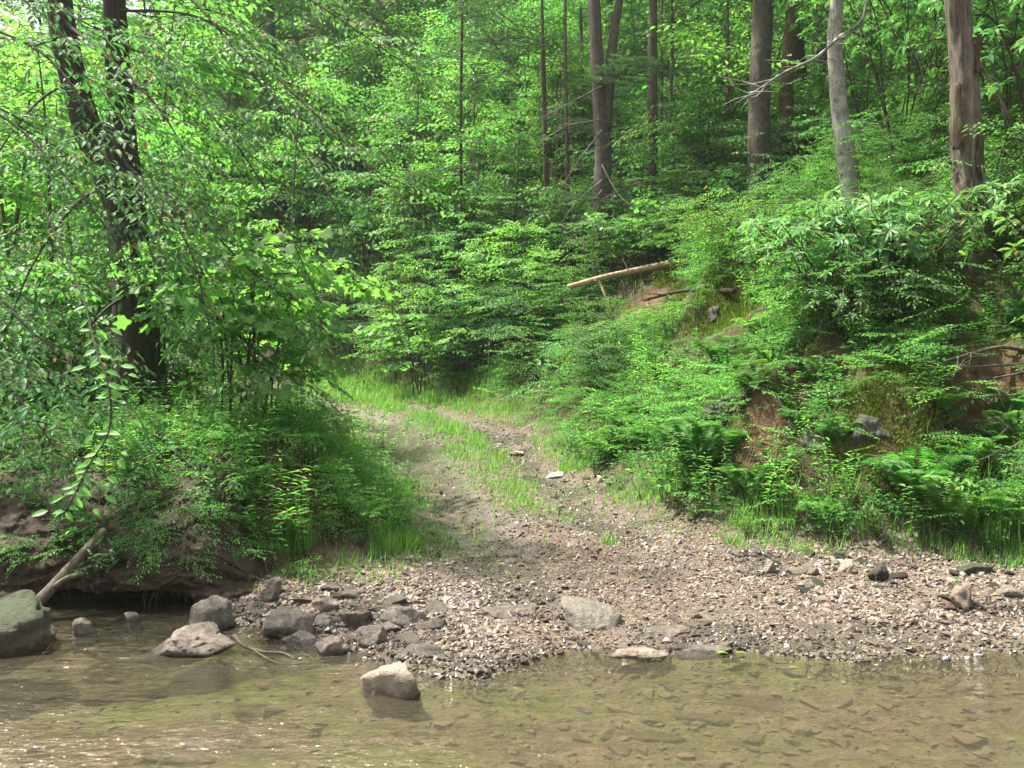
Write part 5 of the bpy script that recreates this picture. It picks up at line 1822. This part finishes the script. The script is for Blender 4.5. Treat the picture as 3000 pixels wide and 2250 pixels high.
stick('twig', 'pale curved stick arching down the muddy left bank', 'twig', [a + [0, -.1, .1], (a + b) / 2 + [.08, -.12, .12], b + [0, -.1, .04]], .012, .005, 'deadtwig', 20, 6, .1)
for k, (p0, p1, p2, r) in enumerate((((1030, 352), (985, 358), (928, 374), .028), (((1024, 366)), (980, 376), (925, 380), .018), ((1035, 372), (1000, 385), (960, 392), .02), ((1035, 395), (1005, 405), (950, 408), .022), ((1010, 398), (1000, 412), (985, 435), .02), ((1030, 425), (1010, 450), (960, 470), .016))):
    c = [at(*p) for p in (p0, p1, p2)]
    c = [c[0] + [0, .05, .02], c[1] + [0, -.22, .10], c[2] + [0, -.35, .12]]
    fk = []
    for _ in range(3):
        u = U(.3, .9)
        s_ = c[1] * (1 - u) + c[2] * u
        fk.append(([s_, s_ + [U(-.12, .02), U(-.12, 0), U(-.1, .08)], s_ + [U(-.25, .05), U(-.2, 0), U(-.28, .1)]], r * .4, r * .12))
    stick('dead_branch', ['topmost bare dead branch jutting from the far right bank', 'pale splintered branch just below the topmost one at the far right bank', 'third bare branch down in the right bank tangle', 'long horizontal dead branch in the middle of the right bank tangle', 'pale broken root hanging down from the right bank tangle', 'lowest bare branch curving down the far right bank'][k], 'branch', c, r, r * .3, 'deadtwig' if k in (1, 4) else 'wetwood', 24, 7, .2, fk, k)
X_, Y_, Z_ = BANK[0]
g = Geo()
for _ in range(60):
    r_, c_ = int(U(25, 80)), int(U(120, 540))
    p0 = np.array([X_[r_, c_], Y_[r_, c_] + .02, Z_[r_, c_]])
    l_ = U(.08, .4)
    limb(g, [p0, p0 + [U(-.05, .05), -.05, -l_ * .4], p0 + [U(-.1, .1), -.07 + U(-.02, .03), -l_]], U(.002, .005), .001, 6, 3, 0)
tag(g.build('hanging_roots', [M['deadtwig']], smooth=True), kind='stuff')
# fine roots in the hollow
for px, py, n, wd, lab in ((648, 300, 90, .55, 'tangle of fine reddish roots hanging in the bare hollow under the log'), (690, 322, 40, .3, 'small fringe of roots under the mossy ledge')):
    c = at(px, py - 8)
    g = Geo()
    for _ in range(n):
        p0 = c + [U(-wd, wd), U(-.25, .1), U(-.05, .2)]
        l_ = U(.2, .6)
        limb(g, [p0, p0 + [U(-.06, .06), -.08, -l_ * .5], p0 + [U(-.12, .12), -.1 + U(-.1, .1), -l_]], .004, .0015, 6, 3, 0)
    m_ = M['bark_red']
    tag(g.build('root_tangle', [m_], smooth=True), lab, 'roots')
stick('twig', 'dark straight twig on the gravel beside the white stones', 'twig', [at(476, 435) + [0, 0, .03], at(486, 434) + [0, 0, .04], at(497, 434) + [0, 0, .03]], .014, .008, 'wetwood', 10, 6, .1)

# dropped leaves
for px, py, z, lab in ((788, 668, .012, 'single yellow green leaf floating on the water at the right'), (716, 653, .03, 'bright green leaf at the water line in the right middle'), (735, 653, .03, 'pale yellow leaf at the water line beside the green one')):
    c = w(px, py, z)
    g = Geo()
    add_leaves(g, Leaves(c[None] * 0, np.array([[1.0, .2, .05]]), np.array([[0, -.1, 1.0]]), np.array([.085]), np.array([.045]), np.array([[.9, .6, .5, 1]])), TPL_MID)
    o = g.build('fallen_leaf', [M['leaf_bright']])
    o.location = c
    tag(o, lab, 'leaf')

# ------------------------------------------------------------------ humid air
def build_haze():
    bm = bmesh.new()
    bmesh.ops.create_cube(bm, size=1)
    me = bpy.data.meshes.new('haze')
    bm.to_mesh(me)
    bm.free()
    m = bpy.data.materials.new('haze')
    m.use_nodes = True
    N, L = m.node_tree.nodes, m.node_tree.links
    N.remove(N['Principled BSDF'])
    v = N.new('ShaderNodeVolumePrincipled')
    v.inputs['Color'].default_value = (.9, .95, .92, 1)
    v.inputs['Density'].default_value = HAZE
    v.inputs['Anisotropy'].default_value = .3
    L.new(v.outputs[0], N['Material Output'].inputs['Volume'])
    me.materials.append(m)
    o = link('haze', me)
    o.scale = (420, 420, 75)
    o.location = (0, 60, 75 / 2 - 3)
    tag(o, kind='stuff')


HAZE = .0005
build_haze()
